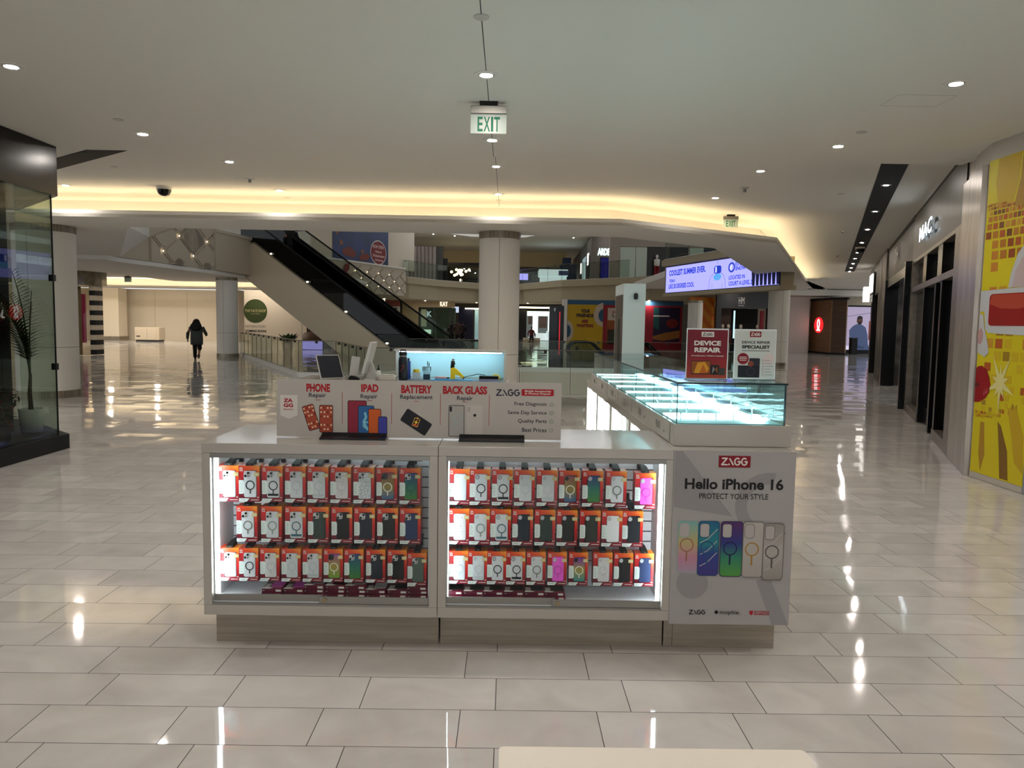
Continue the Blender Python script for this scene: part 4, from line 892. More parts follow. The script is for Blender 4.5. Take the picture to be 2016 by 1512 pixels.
# ------------------------------------------------------------------ yellow mural on the right wall
def mural():
    F = fr((5.3695, 8.70, 0), (0, -1, 0), (-1, 0, 0))
    t = thing('wall_mural', 'bright yellow mural with mirror ball, red lips and glasses', 'mural', (5.3695, 8.2, 0))
    F = fr((0, .5, 0), (0, -1, 0), (-1, 0, 0))
    Y1 = mat('mural_yellow', 'C9BB15', .35); Y2 = mat('mural_gold', 'B89A1C', .35); Y3 = mat('mural_ochre', 'A07A22', .35)
    b = B(F); b.prism(rect(.035, .075, .93, 3.57), .002, .006); b.build('panel', Y1, t)
    b = B(F)
    b.prism([(.20, 3.565), (.17, 3.3), (.24, 3.05), (.46, 3.0), (.56, 3.3), (.57, 3.565)], .006, .007, 0); b.prism([(.60, 3.565), (.58, 3.3), (.50, 3.02), (.62, 2.95), (.92, 3.2), (.92, 3.565)], .006, .0072, 1)
    b.prism([(.17, .66), (.24, .66), (.28, .3), (.22, .1), (.17, .3)], .006, .007, 1); b.prism([(.47, .70), (.53, .66), (.66, .4), (.70, .09), (.56, .09), (.52, .4)], .006, .0072, 2); b.prism([(.62, .86), (.75, .9), (.9, .6), (.92, .2), (.78, .3), (.7, .6)], .006, .007, 0)
    b.build('petals', [Y2, Y3, mat('mural_brown', '7A5A20', .35)], t)
    # mirror ball: a grid of facets inside a circle
    cx, cz, R = .16, 1.9, 1.19
    cols = ['A86A1E', 'B8792A', '8A3F16', 'C2A81C', '6E3A18', 'B98A2A', 'A5501C', '9A7A1E']
    b = B(F); rnd = random.Random(11)
    def arc(v): return math.sqrt(max(0, R*R-(v-cz)**2))
    n = 26
    for i in range(n):
        a0, a1 = -PI/2+PI*(i+.12)/n, -PI/2+PI*(i+.88)/n; v0, v1 = cz+R*math.sin(a0), cz+R*math.sin(a1); r = R*math.cos((a0+a1)/2)
        for j in range(22):
            b0, b1 = -PI/2+PI*(j+.12)/22, -PI/2+PI*(j+.88)/22; u0, u1 = cx+r*math.sin(b0), cx+r*math.sin(b1)
            if u0 < .04 or u1 > .925: continue
            if .75 < v0 < 2.6 and rnd.random() < (.15 if v0 > 2.3 else .55): continue
            k = rnd.choice([0, 1, 2, 4, 5, 6, 6]) if v0 > 2.3 else rnd.choice([3, 3, 5, 7, 1, 3, 6])
            b.prism([(u0, v0), (u1, v0), (u1, v1), (u0, v1)], .0075, .0085, k)
    b.build('mirror_ball', [mat('facet_'+c, c, .35) for c in cols], t)
    b = B(F)
    b.prism([(.035, 1.90), (.12, 1.90), (.16, 1.70), (.21, 1.66), (.93, 1.64), (.93, 2.15), (.035, 2.13)], .010, .013); b.build('glasses_frame', mat('mural_white', 'B9BCC0', .35), t)
    b = B(F); b.prism(rrect(.205, 1.74, .93, 2.09, .05), .014, .016); b.prism([(.215, 1.98), (.4, 1.93), (.7, 1.92), (.93, 1.96), (.93, 2.08), (.24, 2.08)], .016, .0165, 1); b.build('red_lens', [mat('lens_red', '8E1518', .25), mat('lens_red_light', 'A8402E', .25)], t)
    b = B(F); b.prism([(.035, 1.88), (.10, 1.86), (.13, 1.74), (.22, 1.52), (.24, 1.44), (.17, 1.39), (.035, 1.44)], .0095, .0115); b.prism(circ(.075, 1.62, .05, 20, .09), .0115, .012, 1); b.build('nose', [mat('mural_white', 'B9BCC0', .35), mat('nose_pink', 'B08A8A', .35)], t)
    b = B(F); b.prism([(.04, 1.26), (.07, 1.28), (.14, 1.29), (.23, 1.25), (.28, 1.17), (.31, 1.09), (.29, 1.0), (.23, .93), (.13, .88), (.04, .87)], .0095, .0115); b.prism(circ(.07, 1.07, .035, 16, .02), .0115, .012, 1)
    for k in range(3): b.prism([(.2+.025*k, .97+.015*k), (.215+.025*k, .96+.015*k), (.2+.028*k, 1.02+.02*k)], .0115, .012, 2)
    b.build('lips', [mat('lip_red', '8E0C1A', .25), mat('lip_dark', '4A0810', .4), mat('lip_shine', 'C05A60', .3)], t)
    b = B(F)
    for k in range(10):
        a = k*PI/5+.3; L = .36 if k % 2 else .2; c = (.47, 1.12)
        b.prism([(c[0]+.03*math.cos(a+1.3), c[1]+.05*math.sin(a+1.3)), (c[0]+.03*math.cos(a-1.3), c[1]+.05*math.sin(a-1.3)), (c[0]+L*.7*math.cos(a), c[1]+L*math.sin(a))], .010, .0105+.0001*k)
    b.prism(circ(.47, 1.12, .07, 24, .09), .012, .0125); b.build('star_sparkle', mat('sparkle', 'D6CF8E', .4), t)
    b = B(F); b.prism([(.50, 2.15), (.53, 2.3), (.62, 2.5), (.75, 2.62), (.93, 2.68), (.93, 2.15)], .0095, .0105); b.prism([(.56, 2.15), (.60, 2.32), (.70, 2.46), (.82, 2.54), (.93, 2.57), (.93, 2.15)], .0105, .011, 1); b.build('pale_face_arc', [mat('mural_white', 'B9BCC0', .35), mat('face_pink', 'B8A6A6', .35)], t)
    b = B(F); b.prism(rect(.03, .005, .93, .07), .002, .008); b.build('base_strip', mat('pale_panel', 'B4AEA6', .35), t)
    b = B(F); b.prism(rect(.936, .005, 2.5, 3.57), .002, .006); o = b.build('next_panel', mat('panel_grey_blue', '8A8C96', .3), t)
mural()
# ------------------------------------------------------------------ right-hand row of shops
def mac_shop():
    t = thing('bronze_shopfront', 'dark metal shop front with lit white letters, next to the mural', 'shop front', tuple(M0))
    T = Matrix.Translation(-M0) @ FM
    def bx(nm, u0, u1, v0, v1, w0, w1, m, bev=0, par=t): b = B(T); b.prism(rect(u0, v0, u1, v1), w0, w1); return b.build(nm, m, par, bev)
    b = B(T); b.prism(rect(.02, .001, 1.32, 3.55), -.6, .03); b.build('metal_pier', noise_mat('silver_pier', 'A29A91', 'B8AFA5', 6, .32, (1, 1, .2), metal=.6), t)
    bx('upper_pier', .35, 1.32, 3.551, 3.95, -.6, -.02, STEEL)
    bx('fascia', 1.33, 7.72, 3.06, 3.95, -.5, 0, BRONZE); bx('black_reveal', .3, 7.72, 3.951, 4.019, -.5, -.01, BLKM)
    b = B(T); b.prism(rect(1.33, .001, 1.85, 3.059), -.4, .02)
    b.prism(rect(1.85, 3.0, 7.72, 3.059), -.4, .01); b.prism(rect(1.85, 2.42, 7.72, 2.52), -.4, .01); b.prism(rect(7.55, .001, 7.72, 3.0), -.4, .01); b.prism(rect(1.85, .001, 3.2, .16), -.3, .01); b.prism(rect(5.4, .001, 7.55, .16), -.3, .01)
    b.build('metal_frame', noise_mat('frame_bronze', '7D756B', '8F867B', 9, .35, metal=.7), t)
    b = B(T)
    for u in (3.2, 5.2): b.prism(rect(u, 2.52, u+.5, 3.0), -.35, 0)
    for u in (3.05, 3.75, 5.3): b.prism(rect(u, .02, u+.16, 2.42), -.2, .0)
    b.prism(rect(3.7, .02, 5.4, .3), -.2, -.1)
    b.build('black_mullions', BLK, t)
    gl = glass('bronze_glass', '6A6A64', 1.2)
    for u0, u1, v0, v1 in ((1.85, 3.2, 2.52, 3.0), (3.7, 5.2, 2.52, 3.0), (5.7, 7.55, 2.52, 3.0), (1.85, 3.05, .16, 2.42), (3.91, 5.3, .16, 2.42), (5.46, 7.55, .16, 2.42)):
        bx('window_pane', u0, u1, v0, v1, -.12, -.11, gl)
    bx('dark_interior', 1.33, 7.72, .001, 3.0, -1.6, -1.5, DARK)
    b = B(T); b.prism(rect(5.6, 1.25, 6.6, 2.05), -1.49, -1.45); b.build('interior_screen', mat('screen_pale', 'D8E6F0', emit=1.2), t)
    b = B(T); b.text('MAC', 5.85, 3.27, 4.05, 3.53, .05, .03, .02)
    # text runs the other way along u (u grows away from the viewer)
    b.build('lit_letters', mat('sign_white_lit', 'EAF8FF', emit=3.2, ecol='E6F6FF'), t)
    b = B(T); b.text('MAC', 5.85, 3.265, 4.05, 3.525, .005, .04, .05); b.build('letter_backs', BLKM, t)
def shop2():
    t = thing('black_shopfront', 'wide black open shop front between bronze front and stone pier', 'shop front', mp(7.74)+(0,))
    T = Matrix.Translation(-Vector(mp(7.74)+(0,))) @ FM
    b = B(T); b.prism(rect(7.74, 3.08, 15.0, 3.94), -.5, -.02); b.build('fascia', noise_mat('grey_fascia', '433E38', '4C4640', 6, .5, metal=.2), t)
    b = B(T); b.prism(rect(7.73, 3.941, 15.0, 4.019), -.5, .0); b.build('black_reveal', BLKM, t)
    b = B(T); b.prism(rect(7.76, .001, 7.95, 3.08), -.3, .12); b.prism(rect(8.1, .001, 8.3, 3.0), -.3, .0); b.prism(rect(14.75, .001, 15.0, 3.08), -.3, .05); b.prism(rect(8.3, 2.85, 14.75, 3.08), -.3, .0); b.build('black_frame', BLK, t)
    b = B(T); b.prism(rect(8.3, .001, 14.75, 2.85), -2.2, -2.1); b.build('dark_interior', mat('dark_deep', '050505', .8), t)
    b = B(T); b.prism(rect(9.2, 1.9, 10.6, 2.05), -2.09, -1.9); b.build('counter_light', mat('dim_shelf', '9AA09A', .6, emit=.15), t)
    b = B(T); b.text('YH', 12.6, 3.36, 11.4, 3.78, -.019, .03, .01); b.build('lettering', mat('letter_grey', 'C6C0B6', .5), t)
def shop3():
    t = thing('stone_pier', 'patterned stone pier beyond the black shop front', 'pier', mp(15.1)+(0,))
    T = Matrix.Translation(-Vector(mp(15.1)+(0,))) @ FM
    b = B(T); b.prism(rect(15.02, .001, 18.4, 4.019), -.5, .03); b.build('pier', noise_mat('patterned_stone', '7A7064', '3E3832', 1.4, .6, (1, 1, .6), .45, .55), t)
    b = B(T); b.prism(rect(16.2, .001, 18.35, .22), .0301, .04); b.build('base', DARKG, t)
    t = thing('pale_shopfront', 'pale open shop front with lit hanging sign, past stone pier', 'shop front', mp(18.45)+(0,))
    T = Matrix.Translation(-Vector(mp(18.45)+(0,))) @ FM
    b = B(T); b.prism(rect(18.42, 2.9, 25, 4.019), -.5, -.01); b.build('fascia', noise_mat('grey_fascia', '433E38', '4C4640', 6), t)
    b = B(T); b.prism(rect(18.42, .001, 21.5, 2.9), -.4, -.2); b.build('peach_panel', mat('peach_panel', 'B49A82', .6), t)
    b = B(T); b.prism(rect(21.5, .001, 22.2, 3.1), -.3, .05); b.prism(rect(18.42, .001, 18.6, 2.9), -.3, .02); b.build('black_frame', BLK, t)
    b = B(T); b.prism(rect(22.2, .001, 25, 2.9), -.4, -.1); b.build('dark_front', DARK, t)
    t = thing('blade_sign', 'lit white square sign projecting over the pale shop front', 'sign', mp(22.0, .1)+(3.3,))
    T = Matrix.Translation(-Vector(mp(22.0, .1)+(3.3,))) @ FM
    b = B(T); b.prism(rect(21.0, 2.95, 23.2, 3.75), .02, .06); b.build('back_plate', DARKG, t)
    b = B(T); b.prism(rect(21.2, 3.02, 22.9, 3.68), .0605, .12); b.build('lit_face', mat('sign_face_lit', 'E6E2DA', emit=1.4), t)
    t = thing('blade_sign', 'second lit sign farther along the right-hand shops', 'sign', mp(24.5, .1)+(3.0,))
    T = Matrix.Translation(-Vector(mp(24.5, .1)+(3.0,))) @ FM
    b = B(T); b.prism(rect(24.3, 2.75, 25.0, 3.35), .02, .25); b.build('lit_face', mat('sign_face_lit', 'E6E2DA', emit=1.4), t)
mac_shop(); shop2(); shop3()
def corridor_end():
    t = thing('wood_shopfront', 'wood clad shop corner with red lit logo at the corridor end', 'shop front', (19.8, 46.8, 0))
    WD = noise_mat('wood_planks', '8A6238', '6A4826', 3, .45, (.3, .3, 9), .35, .65)
    b = B(); b.prism([(0, 3.2), (0, 0), (.75, -.45), (.84, -.40), (.84, 3.2)], .12, 3.35); b.build('cladding', WD, t)
    b = B(); b.prism([(-.03, 3.2), (-.03, 0), (.75, -.48), (.86, -.42), (.86, 3.2)], .001, .1195); b.build('plinth', BLKM, t)
    b = B(); b.prism([(-.05, 3.2), (-.05, 0), (.75, -.5), (.9, -.45), (.9, 3.2)], 3.351, 3.5); b.build('dark_top', BLKM, t)
    b = B(); b.prism([(.05, -.035), (.06, -.03), (.76, -.452), (.75, -.457)], .12, 3.35); b.build('shaded_side', noise_mat('wood_shaded', '4A3018', '38240F', 3, .5, (.3, .3, 9)), t)  # same planks in a darker tone: shade painted on the unlit face
    b = B(fr((-.001, 1.75, 1.8), (0, -1, 0), (-1, 0, 0))); b.prism(circ(0, 0, .68, 32, .5), 0, .03); omega(b, (0, 0), .36, .03, 1, .2)
    b.build('logo_disc', [mat('logo_red_lit', 'E02028', emit=.7, ecol='FF2A30'), mat('logo_white_lit', 'FFFFFF', emit=1.5)], t)
    t = thing('video_screen', 'tall bright screen showing a seated man in a blue hoodie', 'screen', (22.7, 49.0, 0))
    F = fr((0, 0, 0), (1, 0, 0), (0, -1, 0))
    b = B(F); b.prism(rect(-1.2, .001, 1.4, 3.1), -.1, 0); b.build('frame', BLKM, t)
    def E(n, c, s=.6): return mat(n, c, .4, emit=s)
    b = B(F); b.prism(rect(-1.1, .25, 1.3, 3.0), 0, .004); b.build('backdrop_image', E('scr_wall', '9A8FA8'), t)
    b = B(F)
    b.prism([(-.55, .25), (-.7, .9), (-.75, 1.5), (-.55, 1.75), (-.3, 1.9), (.0, 1.9), (.3, 1.7), (.45, 1.2), (.5, .6), (.7, .25)], .004, .006, 0)
    b.prism(circ(-.1, 2.12, .19, 24, .25), .006, .008, 1); b.prism([(-.29, 2.15), (-.25, 2.38), (-.1, 2.44), (.06, 2.38), (.08, 2.2), (-.1, 2.28)], .008, .009, 2); b.prism([(-.2, 1.98), (-.1, 1.86), (.02, 1.96), (.0, 2.06), (-.18, 2.06)], .008, .009, 2)
    b.prism([(-.5, .75), (.1, .45), (.3, .5), (.2, .3), (-.4, .45)], .006, .007, 3); b.stroke([(-1.1, 2.35), (1.3, 2.75)], .02, .004, .006, 2); b.prism(rect(.5, .9, 1.3, 2.1), .0042, .005, 4); b.prism(rect(-1.1, .25, 1.3, .5), .0042, .005, 5)
    b.build('man_image', [E('scr_hoodie', '3E4A6A', .5), E('scr_skin', '4A3026', .45), E('scr_dark', '14101A', .2), E('scr_hood2', '2E3A58', .4), E('scr_brown', '6A2E22', .4), E('scr_bench', 'B8B4C8', .8)], t)
    t = thing('plant_box', 'black planter box left of the bright screen', 'planter', (21.35, 47.0, 0))
    b = B(); b.box(-.18, .18, -.18, .18, .03, 1.0); b.build('box', BLKM, t); b = B(); b.box(-.2, .2, -.2, .2, 1.0, 1.05); b.build('rim', DARKG, t)
    b = B(); b.box(16, 30, 50.6, 51, .001, 4.0); struct('wall_far', b, WALLC)
    b = B(); b.box(17.6, 19.5, 49.4, 50.2, .001, 3.6); o = struct('column', b, CEIL)
    b = B(); b.box(17.3, 17.6, 49.0, 49.3, .001, 3.6); struct('trim_7', b, BLKM)
    b = B(); b.box(15.5, 24, 47.3, 50.4, 3.62, 3.98); struct('ceiling_drop', b, CEIL)
corridor_end()
# ------------------------------------------------------------------ left wing of the mall
def clip(p, a, b_, c):
    """keep the part of polygon p where a*x+b*y<=c"""
    o = []
    for i in range(len(p)):
        P, Q = p[i], p[(i+1) % len(p)]; d0, d1 = a*P[0]+b_*P[1]-c, a*Q[0]+b_*Q[1]-c
        if d0 <= 0: o.append(P)
        if d0*d1 < 0: t = d0/(d0-d1); o.append((P[0]+(Q[0]-P[0])*t, P[1]+(Q[1]-P[1])*t))
    return o
def diamond_wall(name, F, bounds, nodes_, pitch, label, z0=0.0, m=None):
    t = F[1]
    M = F[0]; b = B(M); b.prism(bounds, -.25, 0); b.build('panel', m or CEIL, t)
    b = B(M); hx, hz = pitch; n = len(bounds)
    for (cu, cv) in nodes_['cells']:
        for k, (w0, w1, s) in enumerate(((.0, .05, .98), (.05, .09, .86))):
            q = []
            for i in range(4):
                ang = i*PI/2; c0 = (cu+hx*s*.86*math.cos(ang), cv+hz*s*.86*math.sin(ang))
                tx, tz = -math.sin(ang), math.cos(ang)
                for e in (-1, 1): q.append((c0[0]+tx*hx*.13*e, c0[1]+tz*hz*.13*e))
            for i in range(n):
                A_, B_ = bounds[i], bounds[(i+1) % n]; a, bb = B_[1]-A_[1], -(B_[0]-A_[0]); q = clip(q, a, bb, a*A_[0]+bb*A_[1]) if q else q
            if len(q) > 2: b.prism(q, w0, w1)
    b.build('diamond_relief', m or CEIL, t)
    for (u, v) in nodes_['lights']:
        b = B(M); b.cyl(u, v, .022, .061, .075, 12); b.build('node_light', mat('node_lamp', 'FFF2D8', emit=8, ecol='FFE9C4'), t)
def left_wing():
    # landing with the diamond relief
    o = Vector((-12.22, 24.2, 0)); d = Vector((.6, 5.6, 0)).normalized(); n = Vector((d.y, -d.x, 0))
    M = fr((0, 0, 0), d, n)
    t = thing('relief_wall', 'cream landing wall with diamond relief and tiny lights, above the left wing', 'wall panel', tuple(o))
    bounds = [(-.9, 3.53), (5.95, 3.53), (5.95, 6.0), (1.65, 6.0), (1.65, 4.33)]
    cells = []
    for (u, v) in ((3.45, 4.57), (5.45, 4.57), (2.4, 3.94), (4.4, 3.94)):
        for du, dv in ((1.02, 0), (-1.02, 0)): cells.append((u+du, v+dv))
    cells += [(1.4, 3.94), (3.42, 5.2), (5.42, 5.2), (1.45, 4.57+.63), (3.42, 3.3), (5.4, 3.3), (.4, 3.31)]
    cells = list({(round(a, 1), round(c, 1)): (a, c) for a, c in cells}.values())
    diamond_wall('relief', (M, t), bounds, dict(cells=cells, lights=[(3.45, 4.57), (5.45, 4.57), (2.4, 3.94), (4.4, 3.94)]), (1.02, .62), '', m=mat('relief_cream', 'B8AC98', .7))
    b = B(); b.prism([(-16, 22.9), (-12.17, 23.3), (-12.28, 24.2), (-11.5, 30.4), (-11.3, 35.3), (-11.3, 37), (-16, 37)], 3.38, 3.52); struct('ceiling_landing', b, CEIL)
    b = B(); b.prism([(-11.78, 30.15), (-11.45, 30.15), (-10.95, 34.6), (-11.3, 36), (-12.2, 36), (-12.2, 30.15)], 3.53, 5.0)
    b.prism([(-11.8, 30.13), (-11.4, 30.13), (-10.85, 34.6), (-11.3, 36), (-12.2, 36)], 5.0, 5.12); o2 = struct('wall_landing', b, mat('relief_cream', 'B8AC98', .7))
    b = B(); b.add([(-7.78, 15.8, SOF+.01), (-12.17, 23.3, SOF+.01), (-12.24, 24.3, 3.54), (-12.05, 25.9, 4.34), (-12.05, 25.9, 5.2), (-7.9, 17.2, 5.2)], [(0, 1, 2, 3), (0, 3, 4, 5)]); struct('wall_slanted', b, CEIL)
    # lower ceiling, cove and lamps of the wing
    b = B(); b.prism([(-32, 23.2), (-13.2, 23.2), (-12.0, 38.6), (-32, 38.6)], 3.52, 3.7); b.prism([(-40, 39), (-9, 39), (-9, 60), (-40, 60)], 3.9, 4.1); struct('ceiling_wing', b, CEIL)
    b = B(); b.box(-34, -9.5, 37.2, 37.25, 3.08, 3.17); b.box(-34, -9.5, 37.25, 38.7, 3.08, 3.10); b.box(-34, -9.5, 38.6, 38.8, 3.10, 3.9); struct('trim_8', b, CEIL)
    b = B(); b.box(-33, -9.8, 37.3, 37.4, 3.101, 3.125); tag(b.build('cove_light_strip', mat('wing_cove', 'FFE0AA', emit=30, ecol='FFEAC8')), 'warm light strip of the cove across the left wing', 'cove light')
    b = B(); b.box(-33, -19.5, 50.4, 50.7, 3.52, 3.6); tag(b.build('ceiling_light_strip', mat('wing_strip', 'FFEFCB', emit=2.5, ecol='FFE6B8')), 'long warm light strip above the plain barrier wall', 'cove light')
    for i, (x, y) in enumerate(((-16.2, 30.8), (-14.6, 29.2), (-12.9, 27.6), (-17.3, 27.5), (-20.5, 34), (-16, 34.5), (-25, 30), (-15, 36.0))):
        dup(LAMP0, (x, y, 3.518), label=f'{NTH[i]} warm lamp in the low ceiling of the left wing', group='lamps of the left wing', scale=(1.2, 1.2, 1.2))
    for i, (x, y) in enumerate(((-25.5, 49), (-22.5, 49), (-19, 48), (-29, 47), (-22, 44), (-15, 44), (-27, 42))):
        dup(LAMP0, (x, y, 3.898), label=f'{NTH[i]} lamp in front of the plain barrier wall', group='lamps by the barrier wall', scale=(2.4, 2.4, 2.4))
    b = B(); b.prism([(-13.63+.9*math.cos(a), 27.1+2.0*math.sin(a)) for a in [math.radians(k) for k in range(-70, 100, 12)]]+[(-13.9+.5*math.cos(a), 27.1+1.5*math.sin(a)) for a in [math.radians(k) for k in range(90, -60, -12)]], 3.50, 3.519); struct('trim_9', b, BLKM)
    for i, (x, y) in enumerate(((-13.4, 39.3), (-12.2, 39.3))):  # extra lamps, added only to brighten the hoarding
        dup(LAMP0, (x, y, 3.898), label=f"{('left', 'right')[i]} added lamp brightening the hoarding with the green disc", group='added lamps brightening the hoarding', scale=(1.4, 1.4, 1.4))
    # far barrier wall and its furniture
    b = B(); b.box(-40, -20.4, 55.0, 55.3, .001, 3.62); struct('wall_barrier', b, BARR)
    b = B()
    for x in (-27.5, -25.3, -23.0): b.box(x-.02, x+.02, 54.985, 55.0, .05, 3.5)
    struct('trim_10', b, mat('barrier_seam', 'C9BC9F', .7))
    b = B(); b.box(-20.4, -19.0, 54, 55.3, .001, 3.62); b.box(-19.0, -9, 56, 56.3, .001, 3.9); b.box(-40.2, -40, 20, 56, .001, 3.9); struct('wall_wing', b, WALLC)
    b = B(); b.box(-28.6, -26.9, 53.0, 54.2, .001, 3.6); struct('column', b, BARR)
    b = B(); b.box(-28.65, -26.85, 52.95, 54.25, .002, .25); struct('baseboard_1', b, BRUSH)
    t = thing('white_kiosk_box', 'white closed kiosk box by the far barrier wall', 'kiosk', (-23.85, 50.6, 0))
    b = B(); b.box(-.8, .8, 0, .9, .12, .95); b.build('body', mat('kiosk_pale', 'C6B79E', .5), t, .01)
    b = B(); b.box(-.75, .75, .03, .85, .001, .12); b.build('plinth', DARKG, t)
    b = B(); b.box(-.005, .005, -.004, 0, .2, .85); b.box(.62, .625, -.004, 0, .2, .85); b.build('panel_seam', DARKG, t)
    b = B(); b.box(-.7, -.45, -.006, 0, .32, .4); b.build('small_logo', DARKG, t)
    t = thing('information_pillar', 'slim black information pillar left of the far cream column', 'pillar', (-12.6, 33.9, 0))
    b = B(); b.box(-.27, .27, 0, .25, .001, 2.1); b.build('body', BLK, t, .01); b = B(); b.box(-.03, .03, -.005, -.0002, .4, 1.85); b.build('red_line', mat('line_red', '6A1A24', .4, emit=.1), t)
    # striped shop
    t = thing('striped_shopfront', 'curved shop front with black and white stripes behind left column', 'shop front', (-17.2, 31.5, 0))
    T = Matrix.Translation((17.2, -31.5, 0))
    def arcp(r, a0, a1, n=10): return [(-19.5+r*math.cos(math.radians(a0+(a1-a0)*i/n)), 33.0+r*1.0*math.sin(math.radians(a0+(a1-a0)*i/n))) for i in range(n+1)]
    b = B(T); b.prism(arcp(2.15, -110, 8)+[(-20.5, 33.0)], 2.95, 3.9); b.build('fascia', noise_mat('taupe_gloss', '57503F', '6A6250', 4, .12), t)
    b = B(T); b.prism(arcp(2.2, -110, 8)+[(-20.5, 33.0)], 3.78, 3.92); b.build('top_band', BLK, t)
    b = B(T)
    p = arcp(2.0, -100, -20, 10)
    for i in range(10): b.add([(*p[i], .02), (*p[i+1], .02), (*p[i+1], 2.95), (*p[i], 2.95)], [(0, 1, 2, 3)])
    b.build('window_glass', glass('stripe_shop_glass', 'CFCABF', .8), t)
    b = B(T); b.box(-19.9, -19.8, 30.5, 33, .02, 2.9); b.box(-19.0, -18.3, 33.2, 33.3, .5, 2.6, 1); b.prism([(-18.9, 31.1), (-18.75, 31.1), (-18.0, 32.4), (-18.15, 32.4)], .02, 2.9, 2); b.build('shop_interior', [mat('interior_beige', 'B5A58C', .6, emit=.15), mat('interior_pink', '8A2A48', .5, emit=.2), mat('interior_wall', '9A8C74', .6)], t)
    q = arcp(2.02, -12, 4, 2)
    for k in range(14):
        b = B(T); z = .02+k*.209
        b.prism(q+[(-17.72, 33.1), (-17.72, 32.5)], z, z+.2085); b.build('stripe', BLKM if k % 2 == 0 else mat('stripe_white', 'BDB09A', .5), t)
    # coming-soon hoarding
    t = thing('shop_hoarding', 'cream shop hoarding with dark green disc reading coming soon', 'hoarding', (-12, 40.4, 0))
    b = B(); b.box(-1.9, 1.1, 0, .2, .001, 3.6); b.build('board', mat('hoarding_cream', 'CFC0A8', .6), t)
    F = fr((12, -.002, 0), (1, 0, 0), (0, -1, 0))
    b = B(F); b.prism(circ(-13.18*1.01, 2.05, .62, 36), 0, .01); b.build('green_disc', mat('disc_green', '35401C', .5), t)
    b = B(F); b.text('THE FACE SHOP', -13.86, 1.99, -12.76, 2.13, .0105, .005, .01); b.text('NATURAL BEAUTY', -13.55, 1.88, -13.05, 1.92, .0105, .004); b.build('disc_lettering', mat('gold_text', 'B9A878', .5), t)
    b = B(F); b.text('NATURAL STORY', -13.85, 1.18, -12.75, 1.30, 0, .005); b.build('thin_lettering', mat('grey_text', '6E645A', .5), t)
    b = B(F); b.text('COMING SOON!', -13.85, .93, -12.75, 1.06, 0, .005, .04); b.text('SPRING 2025', -13.75, .70, -12.85, .80, 0, .005, .03) if False else None; b.build('bold_lettering', INK, t)
    b = B(); b.box(-14.0, -10.2, 40.2, 40.3, 3.32, 3.42); struct('trim_11', b, BLKM)
    t = thing('potted_plant', 'dark leafy plant standing behind the left glass railing', 'plant', (-10.45, 36.3, 0))
    b = B(); b.lathe([(.001, .001), (.2, .001), (.26, .55), (.23, .55), (.001, .5)], n=18); b.build('pot', mat('pot_grey', '7A746A', .5), t)
    b = B(); rnd = random.Random(5)
    for k in range(34):
        a, up = rnd.uniform(0, 6.28), rnd.uniform(.5, 1.3); dd = Vector((math.cos(a), math.sin(a), up)).normalized(); L = rnd.uniform(.45, .8); s = dd.cross(Vector((0, 0, 1))).normalized(); c = Vector((0, 0, .5))
        m1 = c+dd*L*.6; tip = c+dd*L+Vector((0, 0, -.06)); b.add([c-s*.01, c+s*.01, m1+s*.12, tip, m1-s*.12], [(0, 1, 2, 3, 4)])
    b.build('foliage', noise_mat('plant_green', '1C3A1A', '2C5424', 6, .5), t)
    # purple screen seen under the escalator
    t = thing('floor_screen', 'violet screen low behind the glass railing, under the escalator', 'screen', (-10.0, 41.5, 0))
    b = B(); b.box(-1.5, 0, 0, .2, .005, .52); b.build('body', DARKG, t); b = B(fr((0, -.002, 0), (1, 0, 0), (0, -1, 0))); b.prism(rect(-1.45, .02, -.05, .47), 0, .004); b.build('screen', mat('violet_screen', '8A84C8', emit=.7), t)
    t = thing('round_booth', 'brown rounded booth above the violet screen', 'booth', (-10.1, 43.5, 0))
    b = B(); b.lathe([(.8, .001), (.8, .55), (.55, .9), (.001, .98)], (-.9, 0, 0), n=28); b.build('shell', mat('booth_brown', '5A4436', .6), t); b = B(); b.box(-1.6, .3, 1.0, 1.2, .001, 1.5); b.build('back_board', mat('booth_dark', '3A2A28', .6), t)
left_wing()

# ------------------------------------------------------------------ glass railings
def railing(name, pts, label, h=1.07, post=1.25, base=.10, z0=0.0, clips=True, group=None):
    t = thing(name, label, 'railing', (pts[0][0], pts[0][1], z0), group=group)
    T = Matrix.Translation((-pts[0][0], -pts[0][1], 0))
    gb, pb, kb, rb = B(T), B(T), B(T), B(T)
    for a, c in zip(pts, pts[1:]):
        a, c = Vector(a), Vector(c); d = (c-a); L = d.length; d /= L; q = Vector((-d.y, d.x)); n = max(1, round(L/post))
        def slab(bb, s0, s1, th, z0, z1):
            p0, p1 = a+d*s0, a+d*s1; bb.prism([tuple(p0-q*th), tuple(p1-q*th), tuple(p1+q*th), tuple(p0+q*th)], z0, z1)
        slab(kb, 0, L, .06, .001, base)
        for i in range(n):
            s0, s1 = L*i/n+.02, L*(i+1)/n-.02; slab(gb, s0, s1, .006, base+.001, h-.02)
            slab(pb, L*i/n-.007, L*i/n+.007, .009, base+.001, h-.03)
            if clips: slab(pb, (s0+s1)/2-.03, (s0+s1)/2+.03, .03, h-.085, h-.021)
        slab(rb, 0, L, .018, h-.02, h)
    gb.build('glass_panels', glass('rail_glass', 'E8EDE8', .5), t); pb.build('posts', DARKG, t); kb.build('kerb', CEIL, t); rb.build('handrail', mat('rail_bronze', '5E564A', .3, metal=.6), t)
railing('glass_railing', [(-12.0, 34.4), (-6.07, 22.2), (-5.0, 22.05)], 'long glass railing running back along the left wing', base=.14)
railing('glass_railing', [(-4.9, 21.8), (-3.25, 17.4), (5.0, 17.75)], 'glass railing along the near edge of the atrium opening', base=.03, clips=True)
